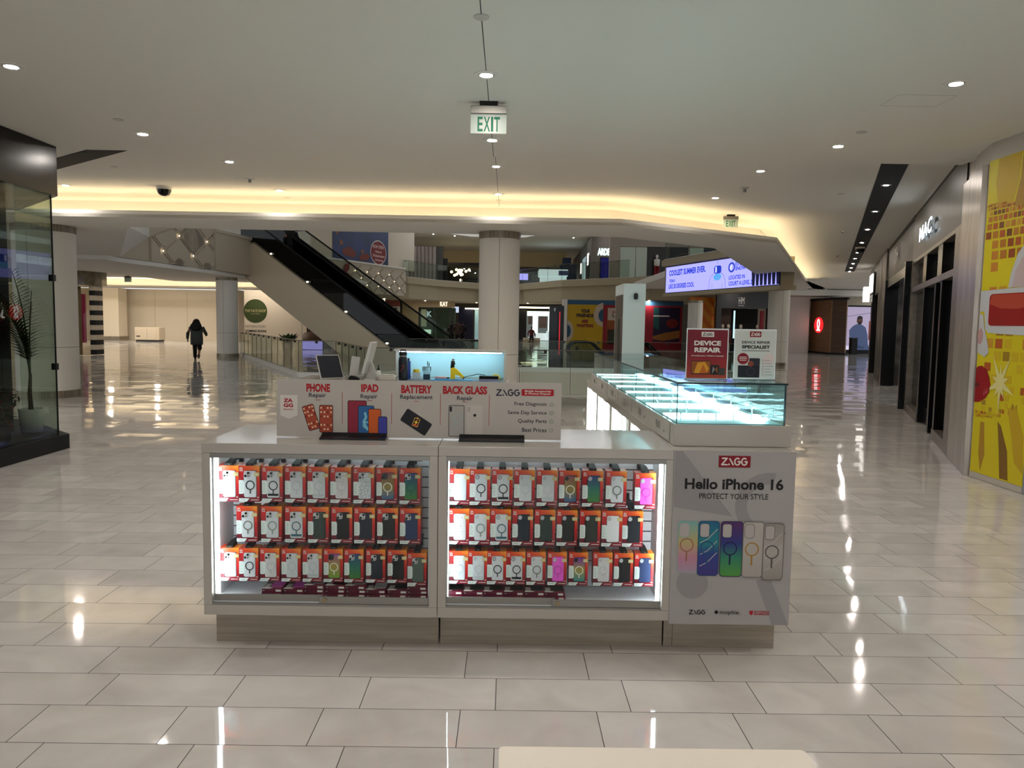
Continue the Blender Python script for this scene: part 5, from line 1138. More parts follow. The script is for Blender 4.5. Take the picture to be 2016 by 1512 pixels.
railing('glass_railing', [(-3.4, 26.4), (8.5, 26.4)], 'glass railing on the far side of the atrium opening', base=.14)
railing('glass_railing', [(5.1, 17.8), (6.7, 20.5), (8.75, 26.4), (11.0, 31.6)], 'glass railing on the right side of the atrium opening', base=.14)

# ------------------------------------------------------------------ escalators
def escalator(name, label, top, d2, width, zt, zb, rear=False, solid=True):
    """straight escalator from the top landing point down along d2; width to the left-back"""
    d = Vector((d2[0], d2[1])).normalized(); q = Vector((-d.y, d.x))
    t = thing(name, label, 'escalator', (top[0], top[1], 0), group='escalators of the atrium')
    run = (zt-zb)/math.tan(math.radians(30)); S = run
    # profile in (s, z): s along the run
    F = Matrix(((d.x, 0, q.x, 0), (d.y, 0, q.y, 0), (0, 1, 0, 0), (0, 0, 0, 1)))
    b = B(F); lo = max(zb-.12, -1)
    prof = [(-1.6, zt), (0, zt), (S, zb), (S+1.9, zb), (S+1.9, lo), (5.46, lo), (-.64, 3.44), (-1.6, 3.44)]
    if solid: b.prism(prof, .02, .06); b.prism(prof, width-.06, width-.02); b.build('truss_cladding', mat('cladding_cream', 'C4B69E', .7), t)
    b = B(F); b.prism([(-1.6, zt-.10), (0, zt-.10), (S, zb-.06), (S+1.8, zb-.06), (S+1.8, lo+.02), (5.6, lo+.02), (-.5, 3.5), (-1.6, 3.5)], .07, width-.07); b.build('step_band', noise_mat('step_black', '060606', '141414', 20, .5), t)
    # treads
    b = B(F); n = int(S/.4)
    for i in range(n): s = i*.4; z = zt-.02-s*math.tan(math.radians(30)); b.prism([(s, z), (s+.38, z), (s+.38, z-.2), (s, z-.2)], .14, width-.14)
    b.build('steps', noise_mat('step_metal', '121212', '222220', 30, .5, metal=.3), t)
    for w0 in (.06, width-.10):
        b = B(F); b.prism([(-.9, zt+.05), (0, zt+.05), (S, zb+.05), (S+1.1, zb+.05), (S+1.35, zb+.3), (S+1.35, zb+.72), (S+1.1, zb+.86), (S+.1, zb+.88), (0, zt+.86), (-.9, zt+.86)], w0+.014, w0+.026); b.build('balustrade', mat('balustrade_dark', '0D0D0C', .12) if (solid and rear and w0 < .5) else glass('esc_glass_dark', '6A6A64', .8) if (solid and not rear) else glass('esc_glass', 'E6EAE6', .6), t)
        b = B(F); b.prism([(-1.6, zt), (0, zt), (S, zb), (S+1.8, zb), (S+1.8, zb+.06), (S, zb+.06), (0, zt+.07), (-1.6, zt+.07)], w0-.04, w0+.10); b.build('skirt_deck', mat('skirt_metal', '8A8272', .35, metal=.5), t)
        b = B(F)
        path = [(-1.0, zt+.9), (0, zt+.9)]+[(S*k/6, zt+.9-(zt-zb)*k/6) for k in range(1, 7)]+[(S+.3, zb+.86), (S+1.05, zb+.87)]+[(S+1.1+.4*math.cos(a), zb+.47+.4*math.sin(a)) for a in [math.radians(k) for k in range(80, -100, -20)]]
        b.tube([(s, z, w0+.02) for s, z in path], .04, 8); b.build('handrail', BLKM, t)
    b = B(F)
    for k in range(4):
        s = S*(.12+.25*k); z = zt-s*math.tan(math.radians(30))+.12
        b.box(s-.06, s+.06, z-.03, z+.03, .015, .019)
    b.build('skirt_lights', mat('skirt_lamp', 'E8DCC4', emit=2.5, ecol='F2E6CC'), t)
    return t, F, S
dE = (.86, -.5)
nE = Vector((.5, .86))
escalator('escalator', 'near escalator of the pair rising to the upper left', (-10.9, 33.0), dE, 1.45, 4.85, .05)
top2 = (-10.9+nE.x*1.6, 33.0+nE.y*1.6)
escalator('escalator', 'rear escalator of the pair rising to the upper left', top2, dE, 1.45, 4.85, .05, True)
def down_escalators():
    for i, (x, y) in enumerate(((2.55, 31.6), (5.0, 32.4))):
        t = thing('down_escalator', f"{('left', 'right')[i]} down escalator beyond the railing, under the yellow hoarding", 'escalator', (x, y, 0), .0, 'down escalators')
        for k, w0 in enumerate((0, 1.1)):
            b = B(fr((0, w0, 0), (1, 0, 0), (0, -1, 0))); b.prism([(0, .08), (.1, .75), (.25, .84), (.85, .84), (1.95, -.25), (1.6, -.25), (.9, .05)], 0, .012); b.build('balustrade', glass('esc_glass', 'E6EAE6', .6), t)
            b = B(fr((0, w0, .0), (1, 0, 0), (0, -1, 0))); b.tube([(.1, .35, 0), (0, .5, 0), (.02, .7, 0), (.15, .85, 0), (.3, .9, 0), (.85, .9, 0), (1.05, .82, 0), (2.1, -.2, 0)], .05, 8); b.build('handrail', BLKM, t)
            b = B(); b.box(0, 1.2, w0-.08, w0+.08, .001, .09); b.build('skirt', ALU, t)
        b = B(); b.box(.05, 1.3, .1, 1.0, .001, .02); b.build('comb_plate', ALU, t)
        b = B(fr((.32, -.03, .62), (1, 0, 0), (0, -1, 0))); b.prism(circ(0, 0, .06, 16, .1), 0, .01); b.build('warning_sign', BLKM, t)
down_escalators()
def totem():
    t = thing('directory_totem', 'tall black directory totem with a thin red light line', 'totem', (1.82, 28.5, 0))
    b = B(); b.box(-.27, .27, 0, .3, .001, 2.33); b.build('body', BLK, t, .01)
    b = B(); b.box(-.265, .0, -.005, -.0002, .3, 2.25); b.build('map_screen', mat('totem_screen', '1A1B22', .15), t)
    b = B(); b.box(.095, .125, -.006, -.0002, .5, 2.1); b.build('red_line', mat('line_red_lit', 'B02430', emit=.8, ecol='D02838'), t)
    b = B(fr((-.08, -.006, 2.18), (1, 0, 0), (0, -1, 0))); b.text('i', -.02, -.06, .02, .06, 0, .004, .05); b.build('info_mark', PAPER, t)
totem()

# ------------------------------------------------------------------ large LED banner on the right balcony
def led_banner():
    o = Vector((6.98, 34.0, 0)); e = Vector((9.03, 25.6, 0)); d = (e-o).normalized(); n = Vector((d.y, -d.x, 0))
    M = fr((0, 0, 0), d, n); L = (e-o).length
    b = B(Matrix.Translation(o) @ M); b.prism(rect(-.25, 4.25, L+.1, 4.52), -.8, .12); b.prism(rect(-.25, 2.92, L+.1, 3.06), -.6, .02); b.prism(rect(-.2, 3.06, L+.1, 4.25), -.5, -.03); struct('wall_balcony', b, BALC)
    t = thing('led_banner', 'long lit violet screen hanging from the right balcony', 'screen', tuple(o))
    b = B(M); b.prism(rect(-.04, 3.06, L+.05, 4.22), -.029, .0); b.build('frame', mat('led_frame', '2A2A3A', .5), t)
    def S(u): return u*L
    b = B(M); b.prism(rect(.0, 3.09, L, 4.19), .0, .004); b.build('screen', mat('led_violet', '9C9CF2', emit=1.0, ecol='9494F0'), t)
    M2 = M @ Matrix.Translation((.15, 0, 0)) @ Matrix.Diagonal((1.25, 1, 1, 1))
    LB = mat('led_blue', '1E3FC8', emit=.45, ecol='1A3CD0'); LC = mat('led_cyan', '5AA8EE', emit=.6); LW = mat('led_pale', 'C6CCF8', emit=.9); LK = mat('led_dark', '141A48', emit=.1)
    b = B(M2); w = .0041
    # the screen is seen strongly foreshortened; u runs towards the viewer
    b.text('COOLEST SUMMER EVER.', .13, 3.80, 2.75, 4.05, w, .002, .04); b.text('YEAH.', .15, 3.52, .62, 3.66, w, .002, .035); b.text('LIKE 28 DEGREES COOL', .12, 3.25, 2.0, 3.45, w, .002, .035)
    b.text('SNOW', 4.55, 3.72, 5.15, 3.86, w, .002, .035); b.text('BIG', 4.55, 3.88, 4.95, 4.03, w, .002, .0); b.text('LOCATED IN', 4.2, 3.40, 5.1, 3.55, w, .002, .03); b.text('COURT A LEVEL 2', 4.2, 3.17, 5.5, 3.33, w, .002, .03); b.ring(4.34, 3.85, .12, .19, w, w+.002, 24); b.build('blue_lettering', LB, t)
    b = B(M2); b.stroke([(3.0, 3.09), (3.02, 3.4), (3.12, 3.6), (3.3, 3.72)], .012, w, w+.002); b.stroke([(4.0, 3.09), (3.98, 3.4), (3.9, 3.58), (3.72, 3.7)], .012, w, w+.002); b.stroke([(3.18, 3.09), (3.2, 3.3)], .01, w, w+.002); b.stroke([(3.82, 3.09), (3.8, 3.3)], .01, w, w+.002); b.stroke([(3.5, 4.05), (3.5, 4.18)], .012, w, w+.002); b.build('figure_outline', LK, t)
    b = B(M2); b.prism(rrect(3.3, 3.68, 3.74, 3.98, .1), w, w+.002); b.prism(rrect(3.38, 3.72, 3.46, 3.95, .03), w+.002, w+.003, 2); b.prism(circ(3.51, 3.55, .24, 24, .13), w+.0005, w+.0025, 1); b.prism([(4.33, 3.7), (4.25, 3.85), (4.34, 4.0)], w, w+.002, 2); b.build('goggles_art', [LB, LC, LW], t)
    b = B(M2); rnd = random.Random(9)
    for k in range(7):
        u = 5.5+.2*k; b.prism([(u, 3.1), (u+.12, 3.1), (u+.15, 3.65), (u+.13, 3.95), (u+.05, 3.98), (u-.05, 3.6)], w, w+.002)
    b.prism(rect(5.5, 3.6, 6.9, 3.9), w, w+.0015); b.build('skier_shapes', LK, t)
led_banner()
railing('glass_railing', [(6.9, 33.9), (8.95, 25.5)], 'glass railing on the right balcony above the lit screen', h=.85, base=.02, post=2.0, z0=4.521)
# ------------------------------------------------------------------ far side of the atrium
def atrium_shell():
    edge = [(-11.2, 44.5), (-7.35, 53.4), (-7.0, 53.6), (-5.3, 57.2), (-2.5, 61.0), (1.1, 61.0), (3.8, 54.6), (7.9, 50.0), (9.0, 47.8)]
    b = B()
    out = [(edge[0][0]-6, 44.5)] + edge + [(16, 47.8), (16, 95), (-20, 95), (-20, 44.5)]
    b.prism(edge+[(16, 47.8), (20, 95), (-24, 95), (-16, 44.5)], 4.25, 4.7); struct('floor_upper', b, BALC)
    # bulkhead below the balcony
    b = B(); inner = [(x, y+.35) for x, y in edge]
    b.prism(inner+[(16, 48.2), (16, 58), (8, 58), (4, 64), (-4, 66), (-8, 62), (-12, 54)], 3.22, 4.25); struct('wall_bulkhead', b, BALC)
    b = B(); b.prism([(-30, 52), (-8, 53), (-7, 57), (-3, 61.4), (1.2, 61.4), (4, 56), (30, 56), (30, 95), (-30, 95)], 8.4, 8.6); struct('ceiling_upper', b, CEIL)
    b = B(); b.box(-30, 30, 15.95, 53, 10.2, 10.4); struct('ceiling_sky_block', b, CEIL)  # unseen slab added to keep sky light out of the atrium
    b = B(); b.box(-30, 30, 95, 95.3, .001, 8.4); struct('wall_back', b, mat('wall_dim', '4A443A', .8))
    b = B(); b.prism([(-9.6, 74), (-1, 74), (-1, 74.3), (-9.6, 74.3)], 7.3, 8.4); b.prism([(-1, 74), (5.5, 74), (5.5, 74.3), (-1, 74.3)], 7.0, 8.4); struct('wall_drop', b, mat('drop_cream', 'C9B184', .7))
    b = B(); b.box(-6, 4, 74.3, 95, 6.9, 7.1); struct('ceiling_drop', b, mat('drop_dark', '5A544A', .8))
    # upper lamps
    for i, (x, y) in enumerate(((-7.6, 56.5), (-5.9, 60), (-4.3, 61), (-8.2, 61), (5.1, 61), (7.3, 57), (-2.4, 63.2), (9.9, 57.5), (12, 56.5))):
        dup(LAMP0, (x, y, 8.398), label=f'{NTH[i]} lamp in the upper level ceiling beyond the atrium', group='lamps of the upper level', scale=(1.0, 1.0, 1.0))
    for s, x0, x1, nm in ((0, -4.6, -2.2, 'left'), (1, 4.4, 1.4, 'right')):
        b = B(); b.add([(x0-.4, 74.4, 7.05+.2), (x0+.4, 74.4, 7.25), (x1+.2, 94.5, 6.89), (x1-.2, 94.5, 6.89)], [(0, 1, 2, 3)])
        b = B(); b.prism([(x0-.4, 74.5), (x0+.4, 74.5), (x1+.3, 94), (x1-.3, 94)], 6.86, 6.9); struct('trim_12' if s == 0 else 'trim_13', b, BLKM)
        for k in range(6):
            f = (k+.5)/6; dup(SPOT0, (x0+(x1-x0)*f, 74.5+19.5*f, 6.858), label=f'{NTH[k]} spot in the {nm} dark slot of the far upper corridor', group=f'spots of the far upper corridor, {nm} slot', scale=(2, 2, 2))
    railing('glass_railing', [(x, y+.12) for x, y in edge[1:8]], 'glass railing along the far upper balcony', h=1.15, base=.02, post=2.0, z0=4.702)
    # wall beside the blue mural, relief panel below it
    o = Vector((-10.6, 46.1, 0)); e = Vector((-7.55, 53.6, 0)); d = (e-o).normalized(); n = Vector((d.y, -d.x, 0))
    M = fr((0, 0, 0), d, n); L = (e-o).length
    t = thing('relief_wall', 'far balcony front with diamond relief and tiny lights, under blue mural', 'wall panel', tuple(o))
    cells, lights = [], []
    for r in range(4):
        for c in range(6):
            u = 1.2+1.35*c+(.675 if r % 2 else 0); v = 3.45+.42*r
            cells.append((u+.675, v))
            if u < L-.3 and v > 3.5: lights.append((u, v))
    diamond_wall('relief', (M @ Matrix.Translation((0, 0, .36)), t), [(-1.5, 3.36), (L, 3.36), (L, 5.2), (-1.5, 5.2)], dict(cells=cells, lights=lights[:14]), (.66, .41), '', m=mat('relief_cream', 'C9BFAF', .7))
    b = B(Matrix.Translation(o+n*.0) @ M); b.prism(rect(-3, 5.2, L+2, 8.4), -.3, -.02); struct('wall_mural', b, WALLC)
    b = B(Matrix.Translation(o) @ M); b.prism(rect(-1.5, 5.2, L, 5.3), .0, .45); struct('trim_14', b, CEIL)
    t = thing('blue_mural', 'large dark blue mural with red round badge on upper level', 'mural', tuple(o))
    b = B(M); b.prism(rect(.1, 5.31, 6.45, 7.75), 0, .02); b.build('panel', noise_mat('mural_blue', '0E1D4A', '142A66', .6, .5), t)
    b = B(M); b.prism(circ(5.2, 6.1, .98, 36, .80), .021, .024, 1); b.prism(circ(5.2, 6.1, .92, 36, .74), .0241, .03); b.build('round_badge', [mat('badge_red', '7A1420', .5), PAPER], t)
    b = B(M)
    for s, r in (('NOW OPEN!', (4.5, 6.36, 5.85, 6.58)), ('Next to', (4.8, 6.08, 5.6, 6.25)), ('Nickelodeon', (4.5, 5.80, 5.95, 5.98)), ('Universe', (4.75, 5.54, 5.75, 5.70))): b.text(s, *r, .0301, .005, .03)
    b.build('badge_lettering', mat('badge_text', 'D9B4A8', .5), t)
    b = B(M)
    for (u, v, r) in ((.5, 6.9, .16), (.95, 6.35, .24), (3.3, 6.0, .2)): b.prism([(u+(r if i % 2 == 0 else r*.45)*math.cos(i*PI/5+.4), v+(r if i % 2 == 0 else r*.45)*math.sin(i*PI/5+.4)) for i in range(10)], .021, .026)
    b.prism([(1.0, 5.9), (1.8, 6.2), (2.6, 5.9), (2.4, 5.55), (1.3, 5.6)], .021, .025, 1); b.prism([(2.9, 5.7), (3.8, 5.95), (4.2, 5.8), (3.9, 5.5), (3.0, 5.45)], .021, .025, 1)
    b.build('coloured_shapes', [mat('mural_orange', '9A5A1E', .5), mat('mural_rust', '7A3018', .5)], t)
    t = thing('red_figure_print', 'small red shape printed on the relief wall by the escalator', 'print', tuple(o+d*.3+n*.47))
    b = B(M); 
    for (u, v, r, s) in ((.5, 4.75, .16, .3), (.75, 4.9, .1, .25), (.3, 4.55, .2, .14), (.6, 4.35, .3, .16)): b.prism(circ(u, v, r, 16, s), .0, .02)
    b.build('red_print', mat('print_red', '7A1E1A', .5), t)
atrium_shell()
def upper_shops():
    t = thing('grey_shopfront', 'grey upper shop corner with lit letters and dark blue screen', 'shop front', (7.3, 58, 4.7))
    T = Matrix.Translation((-7.3, -58, 0))
    m = noise_mat('grey_cladding', '5A5450', '66605B', 8, .6, (8, 8, .1))
    b = B(); b.prism([(-1.1, 0), (1.15, 0), (1.15, 3), (-.4, 22), (-.6, 22)], .001, 3.5); b.build('cladding', m, t)
    F = fr((0, -.002, 0), (1, 0, 0), (0, -1, 0))
    b = B(F); b.text('ARDENE', -.62, 2.1, .75, 2.62, 0, .04, .04); b.build('lit_letters', mat('sign_mint_lit', 'DFF8F4', emit=2.4, ecol='D8FFF8'), t)
    b = B(F); b.prism(rect(-.42, .3, .48, 1.95), 0, .03); b.prism(rect(-.36, .36, .42, 1.89), .03, .034, 1); b.build('blue_screen', [BLKM, mat('screen_deep_blue', '14145A', .3, emit=.35)], t)
    b = B(Matrix.Translation((-1.1, 0, 0)) @ fr((0, 0, 0), (.5, 22, 0), (-22, .5, 0))); b.prism(rect(1.0, .02, 4.4, 2.2), .02, .05); b.prism(rect(1.5, 1.5, 2.6, 2.4), .06, .1, 1); b.prism(rect(4.6, .02, 8, 2.4), .02, .06, 2); b.prism(rect(9, 1.3, 10, 2.2), .06, .1, 1); b.build('shop_window', [DARK, mat('sign_face_lit', 'E6E2DA', emit=1.4), mat('interior_pale', 'A8C0C4', .5, emit=.35)], t)
    t = thing('white_kiosk', 'bright white kiosk on the upper level, left of the grey shop', 'kiosk', (3.75, 66.5, 4.7))
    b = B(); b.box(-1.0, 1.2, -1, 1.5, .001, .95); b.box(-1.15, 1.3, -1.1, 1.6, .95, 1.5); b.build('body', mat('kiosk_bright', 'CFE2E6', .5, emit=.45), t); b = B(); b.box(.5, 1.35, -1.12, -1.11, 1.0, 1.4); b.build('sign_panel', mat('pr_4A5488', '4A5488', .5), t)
    t = thing('navy_booth', 'dark navy booth behind the white upper kiosk', 'booth', (5.4, 69, 4.7))
    b = B(); b.box(-.7, .7, 0, 2, .001, 2.2); b.box(-.6, .2, -.02, 0, 2.2, 2.8); b.build('body', mat('booth_navy', '1A2236', .6), t)
    t = thing('food_counter', 'dark upper food counter with a violet menu screen', 'counter', (2.2, 76, 4.7))
    b = B(); b.box(-2.6, 1.3, 0, .8, .001, 1.05); b.build('counter', mat('counter_wood', '4A3626', .5), t); b = B(); b.box(-3, 1.4, 3, 3.2, .001, 2.4); b.build('back_wall', DARK, t)
    b = B(); b.box(-1.8, -.2, 2.9, 2.99, 1.3, 1.95); b.build('menu_screen', mat('menu_violet', '9A94E8', emit=1.2), t); b = B(); b.box(.2, 1.2, 2.9, 2.99, 1.2, 1.9); b.build('menu_board', mat('pr_5A544E', '5A544E', .5), t)
    b = B(fr((-2.0, -.1, 2.15), (1, 0, 0), (0, -1, 0))); b.prism(circ(0, 0, .45, 24), 0, .05); b.build('round_sign', mat('sign_round_lit', 'DDEFF6', emit=1.6), t)
    t = thing('curtain_shopfront', 'upper shop front hung with long grey curtains', 'shop front', (-6.3, 62, 4.7))
    b = B(); b.box(-2.3, 1.0, 0, .3, .001, 2.95); b.build('dark_wall', mat('shop_dim', '3A3A38', .6), t)
    b = B()
    for k in range(9): b.cyl(-2.1+.3*k, -.12, .16, .02, 2.9, 10, 0)
    b.build('curtains', mat('curtain_grey', '7E7672', .7), t)
    b = B(); b.box(1.0, 1.35, .2, .4, .001, 2.0); b.build('doorway', BLKM, t)
    t = thing('lit_flower_display', 'clump of warm lit globes behind the upper railing', 'lamp', (-4.1, 67, 4.7))
    b = B(); rnd = random.Random(2)
    for k in range(16): p = Vector((rnd.gauss(0, .28), rnd.gauss(0, .2), 1.35+rnd.gauss(0, .22))); b.lathe([(.001, -.13), (.1, -.08), (.13, 0), (.1, .08), (.001, .13)], tuple(p), 10)
    b.build('globes', mat('globe_lit', 'FFF0C8', emit=2.2), t); b = B(); b.tube([(0, 0, .001), (0, 0, 1.3)], .04); b.build('stem', BLKM, t)
    t = thing('upper_shop', 'upper shop with pale doors and dark window, above lit screen', 'shop front', (10.3, 53.5, 4.7))
    b = B(); b.box(-2.6, 7, 0, .3, 2.35, 3.7); b.box(-3.3, -2.6, -.1, .3, .001, 3.7); b.build('wall', mat('upper_wall', 'A0958A', .7), t)
    b = B(); b.box(-2.55, -1.5, .02, .06, .02, 2.3); b.box(-1.45, -.7, .02, .06, .02, 2.3); b.box(2.3, 3.2, .02, .06, .02, 2.3); b.build('pale_doors', mat('door_frost', '9AA396', .3, emit=.1), t)
    b = B(); b.box(-.7, 2.2, .1, .2, .02, 2.35); b.box(3.3, 7, .1, .2, .02, 2.35, 1); b.build('dark_window', [mat('window_dim', '2E2A26', .3), mat('window_teal', '2E3A3A', .3)], t)
    t = thing('mannequin', 'white topped mannequin in red trousers in the upper window', 'mannequin', (10.25, 53.2, 4.7))
    b = B(); b.lathe([(.001, 1.0), (.19, 1.0), (.2, 1.3), (.22, 1.42), (.08, 1.5), (.001, 1.52)], n=14); b.build('top', PAPER, t); b = B(); b.tube([(-.1, 0, .02), (-.1, 0, .99)], .1, 10); b.tube([(.1, 0, .02), (.1, 0, .99)], .1, 10); b.build('trousers', mat('trouser_red', '7A1420', .6), t); b = B(); b.lathe([(.001, 1.52), (.07, 1.56), (.1, 1.66), (.07, 1.76), (.001, 1.78)], n=12); b.build('head', PAPER, t)
upper_shops()
def lower_shops():
    # yellow hoarding and its posters
    t = thing('yellow_hoarding', 'yellow hoarding reading YOUR FRIENDS ARE WAITING with a blue top band', 'hoarding', (7.5, 50.2, 0))
    b = B(); b.box(-3.6, -1.25, 0, .2, .001, 2.9); b.build('yellow_board', mat('hoard_yellow', 'B8930F', .5), t)
    b = B(); b.box(-3.6, 4.0, -.01, .2, 2.901, 3.2); b.build('blue_band', mat('hoard_blue', '2E5572', .5), t)
    F = fr((-7.5, -.003, 0), (1, 0, 0), (0, -1, 0))
    b = B(F)
    for s, r in (('YOUR', (4.78, 2.36, 5.38, 2.60)), ('FRIENDS', (4.5, 2.07, 5.62, 2.30))): b.text(s, *r, 0, .01, .05)
    b.build('dark_lettering', mat('hoard_ink', '1E1420', .5), t)
    b = B(F)
    for s, r in (('ARE', (4.82, 1.70, 5.28, 1.92)), ('WAITING', (4.5, 1.41, 5.62, 1.63))): b.text(s, *r, 0, .01, .05)
    b.build('red_lettering', mat('hoard_red', '7E1420', .5), t)
    b = B(F); b.prism(clip(circ(6.25, 2.25, .62, 36, .78), 1, 0, 6.24), 0, .01); b.prism(clip(circ(6.3, 2.2, .36, 30, .44), 1, 0, 6.24), .01, .015, 1); b.prism(clip(circ(3.9, 1.15, .42, 30, .70), -1, 0, -3.91), 0, .01); b.prism(clip(circ(3.9, 1.15, .24, 30, .42), -1, 0, -3.91), .01, .015, 1); b.build('round_shapes', [mat('hoard_white', 'BBA894', .5), mat('hoard_teal', '24506A', .5)], t)
    t = thing('red_framed_poster', 'red framed poster panel right of the yellow hoarding', 'poster', (8.75, 50.18, 0))
    b = B(); b.box(-2.49, 2.7, 0, .2, .001, 2.9); b.build('red_frame', mat('frame_red', '8A1A28', .5), t)
    F = fr((-8.75, -.003, 0), (1, 0, 0), (0, -1, 0))
    b = B(F); b.prism(rect(6.5, .3, 8.0, 2.72), 0, .01); b.prism(rect(6.55, 1.9, 7.95, 2.70), .01, .014, 1); b.prism(rect(6.55, .3, 7.95, 1.3), .01, .014, 2); b.prism([(6.6, .5), (7.4, .4), (7.8, 1.1), (7.2, 1.5), (6.7, 1.1)], .014, .017, 3); b.build('poster_print', [mat('post_orange', '8A4A1E', .5), mat('post_cream', 'B8A898', .5), mat('post_dark', '3A1A16', .5), mat('post_olive', '2E3420', .5)], t)
    b = B(F); b.text('nickelodeon', 6.85, 2.36, 8.4, 2.55, .0145, .005, .03); b.build('red_lettering', mat('hoard_red', '7E1420', .5), t); b = B(F); b.text('UNIVERSE', 6.85, 2.1, 8.4, 2.33, .0145, .005, .03); b.build('dark_lettering', INK, t)
    b = B(F); b.prism(rect(9.55, .55, 11.3, 2.78), 0, .01); b.prism([(9.55, 1.5), (9.95, 1.3), (9.9, 2.78), (9.55, 2.78)], .01, .013, 1); b.prism([(9.55, .9), (10.4, 1.15), (11.3, 1.3), (11.3, .8), (10.2, .6), (9.55, .7)], .01, .013, 2); b.prism(circ(10.8, 1.75, .4, 24, .3), .01, .013, 3); b.prism(rect(9.55, 2.2, 10.6, 2.26), .013, .016, 4); b.build('colour_print', [mat('post_violet', '1E1430', .5), mat('post_green', '1E4A4A', .5), mat('post_amber', '8A5A22', .5), mat('post_crimson', '6A1A1A', .5), PAPER], t)
    t = thing('orange_hoarding', 'orange striped hoarding left of the dark clothes shop', 'hoarding', (12.0, 47.2, 0))
    b = B(); b.box(-.8, .75, 0, .2, .001, 3.4); b.build('board', mat('hoard_orange', 'B85A14', .5), t)
    b = B(fr((-12, -.002, 0), (1, 0, 0), (0, -1, 0)))
    for k in range(-2, 6):
        v = .1+.8*k; q = [(11.2, v+1.6), (12.75, v-.2), (12.75, v+.2), (11.2, v+2.0)]
        q = clip(clip(q, 0, 1, 3.38), 0, -1, -.02)
        if len(q) > 2: b.prism(q, 0, .006)
    b.build('stripes', mat('hoard_amber', 'C0781E', .5), t)
    t = thing('dark_clothes_shop', 'dark clothes shop with mannequins under the right balcony', 'shop front', (14.2, 46.2, 0))
    b = B(); b.box(-1.6, 1.8, 0, .3, 2.75, 3.9); b.box(-1.6, -1.3, 0, .3, .001, 2.75); b.box(1.5, 1.8, 0, .3, .001, 2.75); b.build('black_frame', noise_mat('shop_black', '100E0D', '1E1A18', 1.5, .4), t)
    b = B(); b.box(-1.3, 1.5, 1.8, 2.0, .001, 2.75); b.build('dark_interior', DARK, t); b = B(); b.box(-1.3, -.45, .9, 1.0, .3, 2.7); b.build('brown_panel', mat('panel_brown', '3A2418', .6), t)
    b = B(); b.box(-.3, -.22, .8, .86, .9, 2.6); b.build('light_column', mat('light_teal', 'A8D0DA', emit=1.2), t); b = B(); b.box(1.2, 1.38, .3, .5, .6, 2.6); b.build('red_column', mat('col_red', '7A1A26', .5), t)
    b = B(fr((0, -.002, 0), (1, 0, 0), (0, -1, 0))); b.text('HM', -.28, 2.98, .06, 3.4, 0, .01, .0); b.text('NEW YORK', -.3, 2.85, .04, 2.92, 0, .01, .0); b.build('lettering', PAPER, t)
    MQ = None
    for i, (x, y, w_) in enumerate(((13.2, 46.9, 'leftmost'), (13.55, 46.9, 'second'), (14.35, 47.0, 'middle'), (15.35, 46.9, 'fourth'), (15.65, 46.8, 'rightmost'))):
        lab = f'{w_} of the pale headed mannequins in the dark clothes shop'
        if MQ is None:
            MQ = thing('mannequin', lab, 'mannequin', (x, y, 0), 0, 'mannequins in the dark clothes shop')
            b = B(); b.lathe([(.001, .6), (.2, .62), (.15, 1.05), (.2, 1.35), (.06, 1.46), (.001, 1.47)], n=14); b.build('dress', mat('dress_red', '5A1A1C', .7), MQ); b = B(); b.lathe([(.001, 1.46), (.05, 1.48), (.1, 1.6), (.09, 1.7), (.001, 1.78)], n=14); b.build('head', mat('mannequin_skin', 'B8A898', .4), MQ); b = B(); b.tube([(-.08, 0, .02), (-.08, 0, .62)], .05, 8); b.tube([(.08, 0, .02), (.08, 0, .62)], .05, 8); b.build('legs', mat('mannequin_skin', 'B8A898', .4), MQ)
        else: dup(MQ, (x, y, 0), label=lab)
    dup(LAMP0, (14.0, 44, 3.898), label='lamp under the right balcony by the exit sign', scale=(1.6, 1.6, 1.6))
    exit_sign((13.1, 41.0, 3.9), 'tiny green exit sign above the dark clothes shop', s=1.0)
    # left of the middle column
    t = thing('pink_shopfront', 'pink and magenta shop front behind the escalators', 'shop front', (-10.0, 60.0, 0))
    b = B(); b.box(-2.2, 1.5, 0, .3, 2.75, 3.6); b.build('pink_fascia', mat('pink_fascia', 'B0635A', .6), t); b = B(); b.box(-2.2, 1.3, .05, .3, .001, 2.65); b.build('magenta_panel', noise_mat('magenta', '4A1030', '6A1E48', .5, .5), t)
    b = B(); b.box(1.3, 1.5, -.02, .3, .001, 2.75); b.box(-2.2, 1.3, -.02, .3, 2.651, 2.749); b.build('white_frame', PAPER, t)
    t = thing('beige_shopfront', 'beige tiled shop front with a clear window and K sign', 'shop front', (-6.3, 61.5, 0))
    b = B(); b.box(-2.2, 2.0, 0, .3, 2.75, 3.5); b.box(-2.2, -.9, 0, .3, .001, 2.75); b.build('tiled_wall', noise_mat('beige_tile', 'B39C74', 'C9B48A', 14, .6, lo=.45, hi=.55), t)
    b = B(); b.box(-.9, 2.0, 1.5, 1.6, .001, 2.75); b.build('interior_wall', mat('interior_green', '4A5448', .6, emit=.05), t); b = B(); b.box(-.9, .0, .9, 1.3, .6, .95); b.build('lit_counter', mat('counter_mint', 'C8E8D8', emit=.9), t); b = B(); b.box(-.85, -.4, 1.4, 1.45, 1.2, 2.6); b.build('pale_panel', mat('panel_pale', 'B8B89A', .5, emit=.2), t)
    b = B(); b.box(-.9, 2.0, .1, .12, .02, 2.75); b.build('window_glass', glass('rail_glass', 'D2DAD2', .9), t); b = B()
    for x in (-.9, .35, 1.6): b.box(x-.03, x+.03, .05, .15, .02, 2.75)
    b.build('window_posts', BRONZE, t)
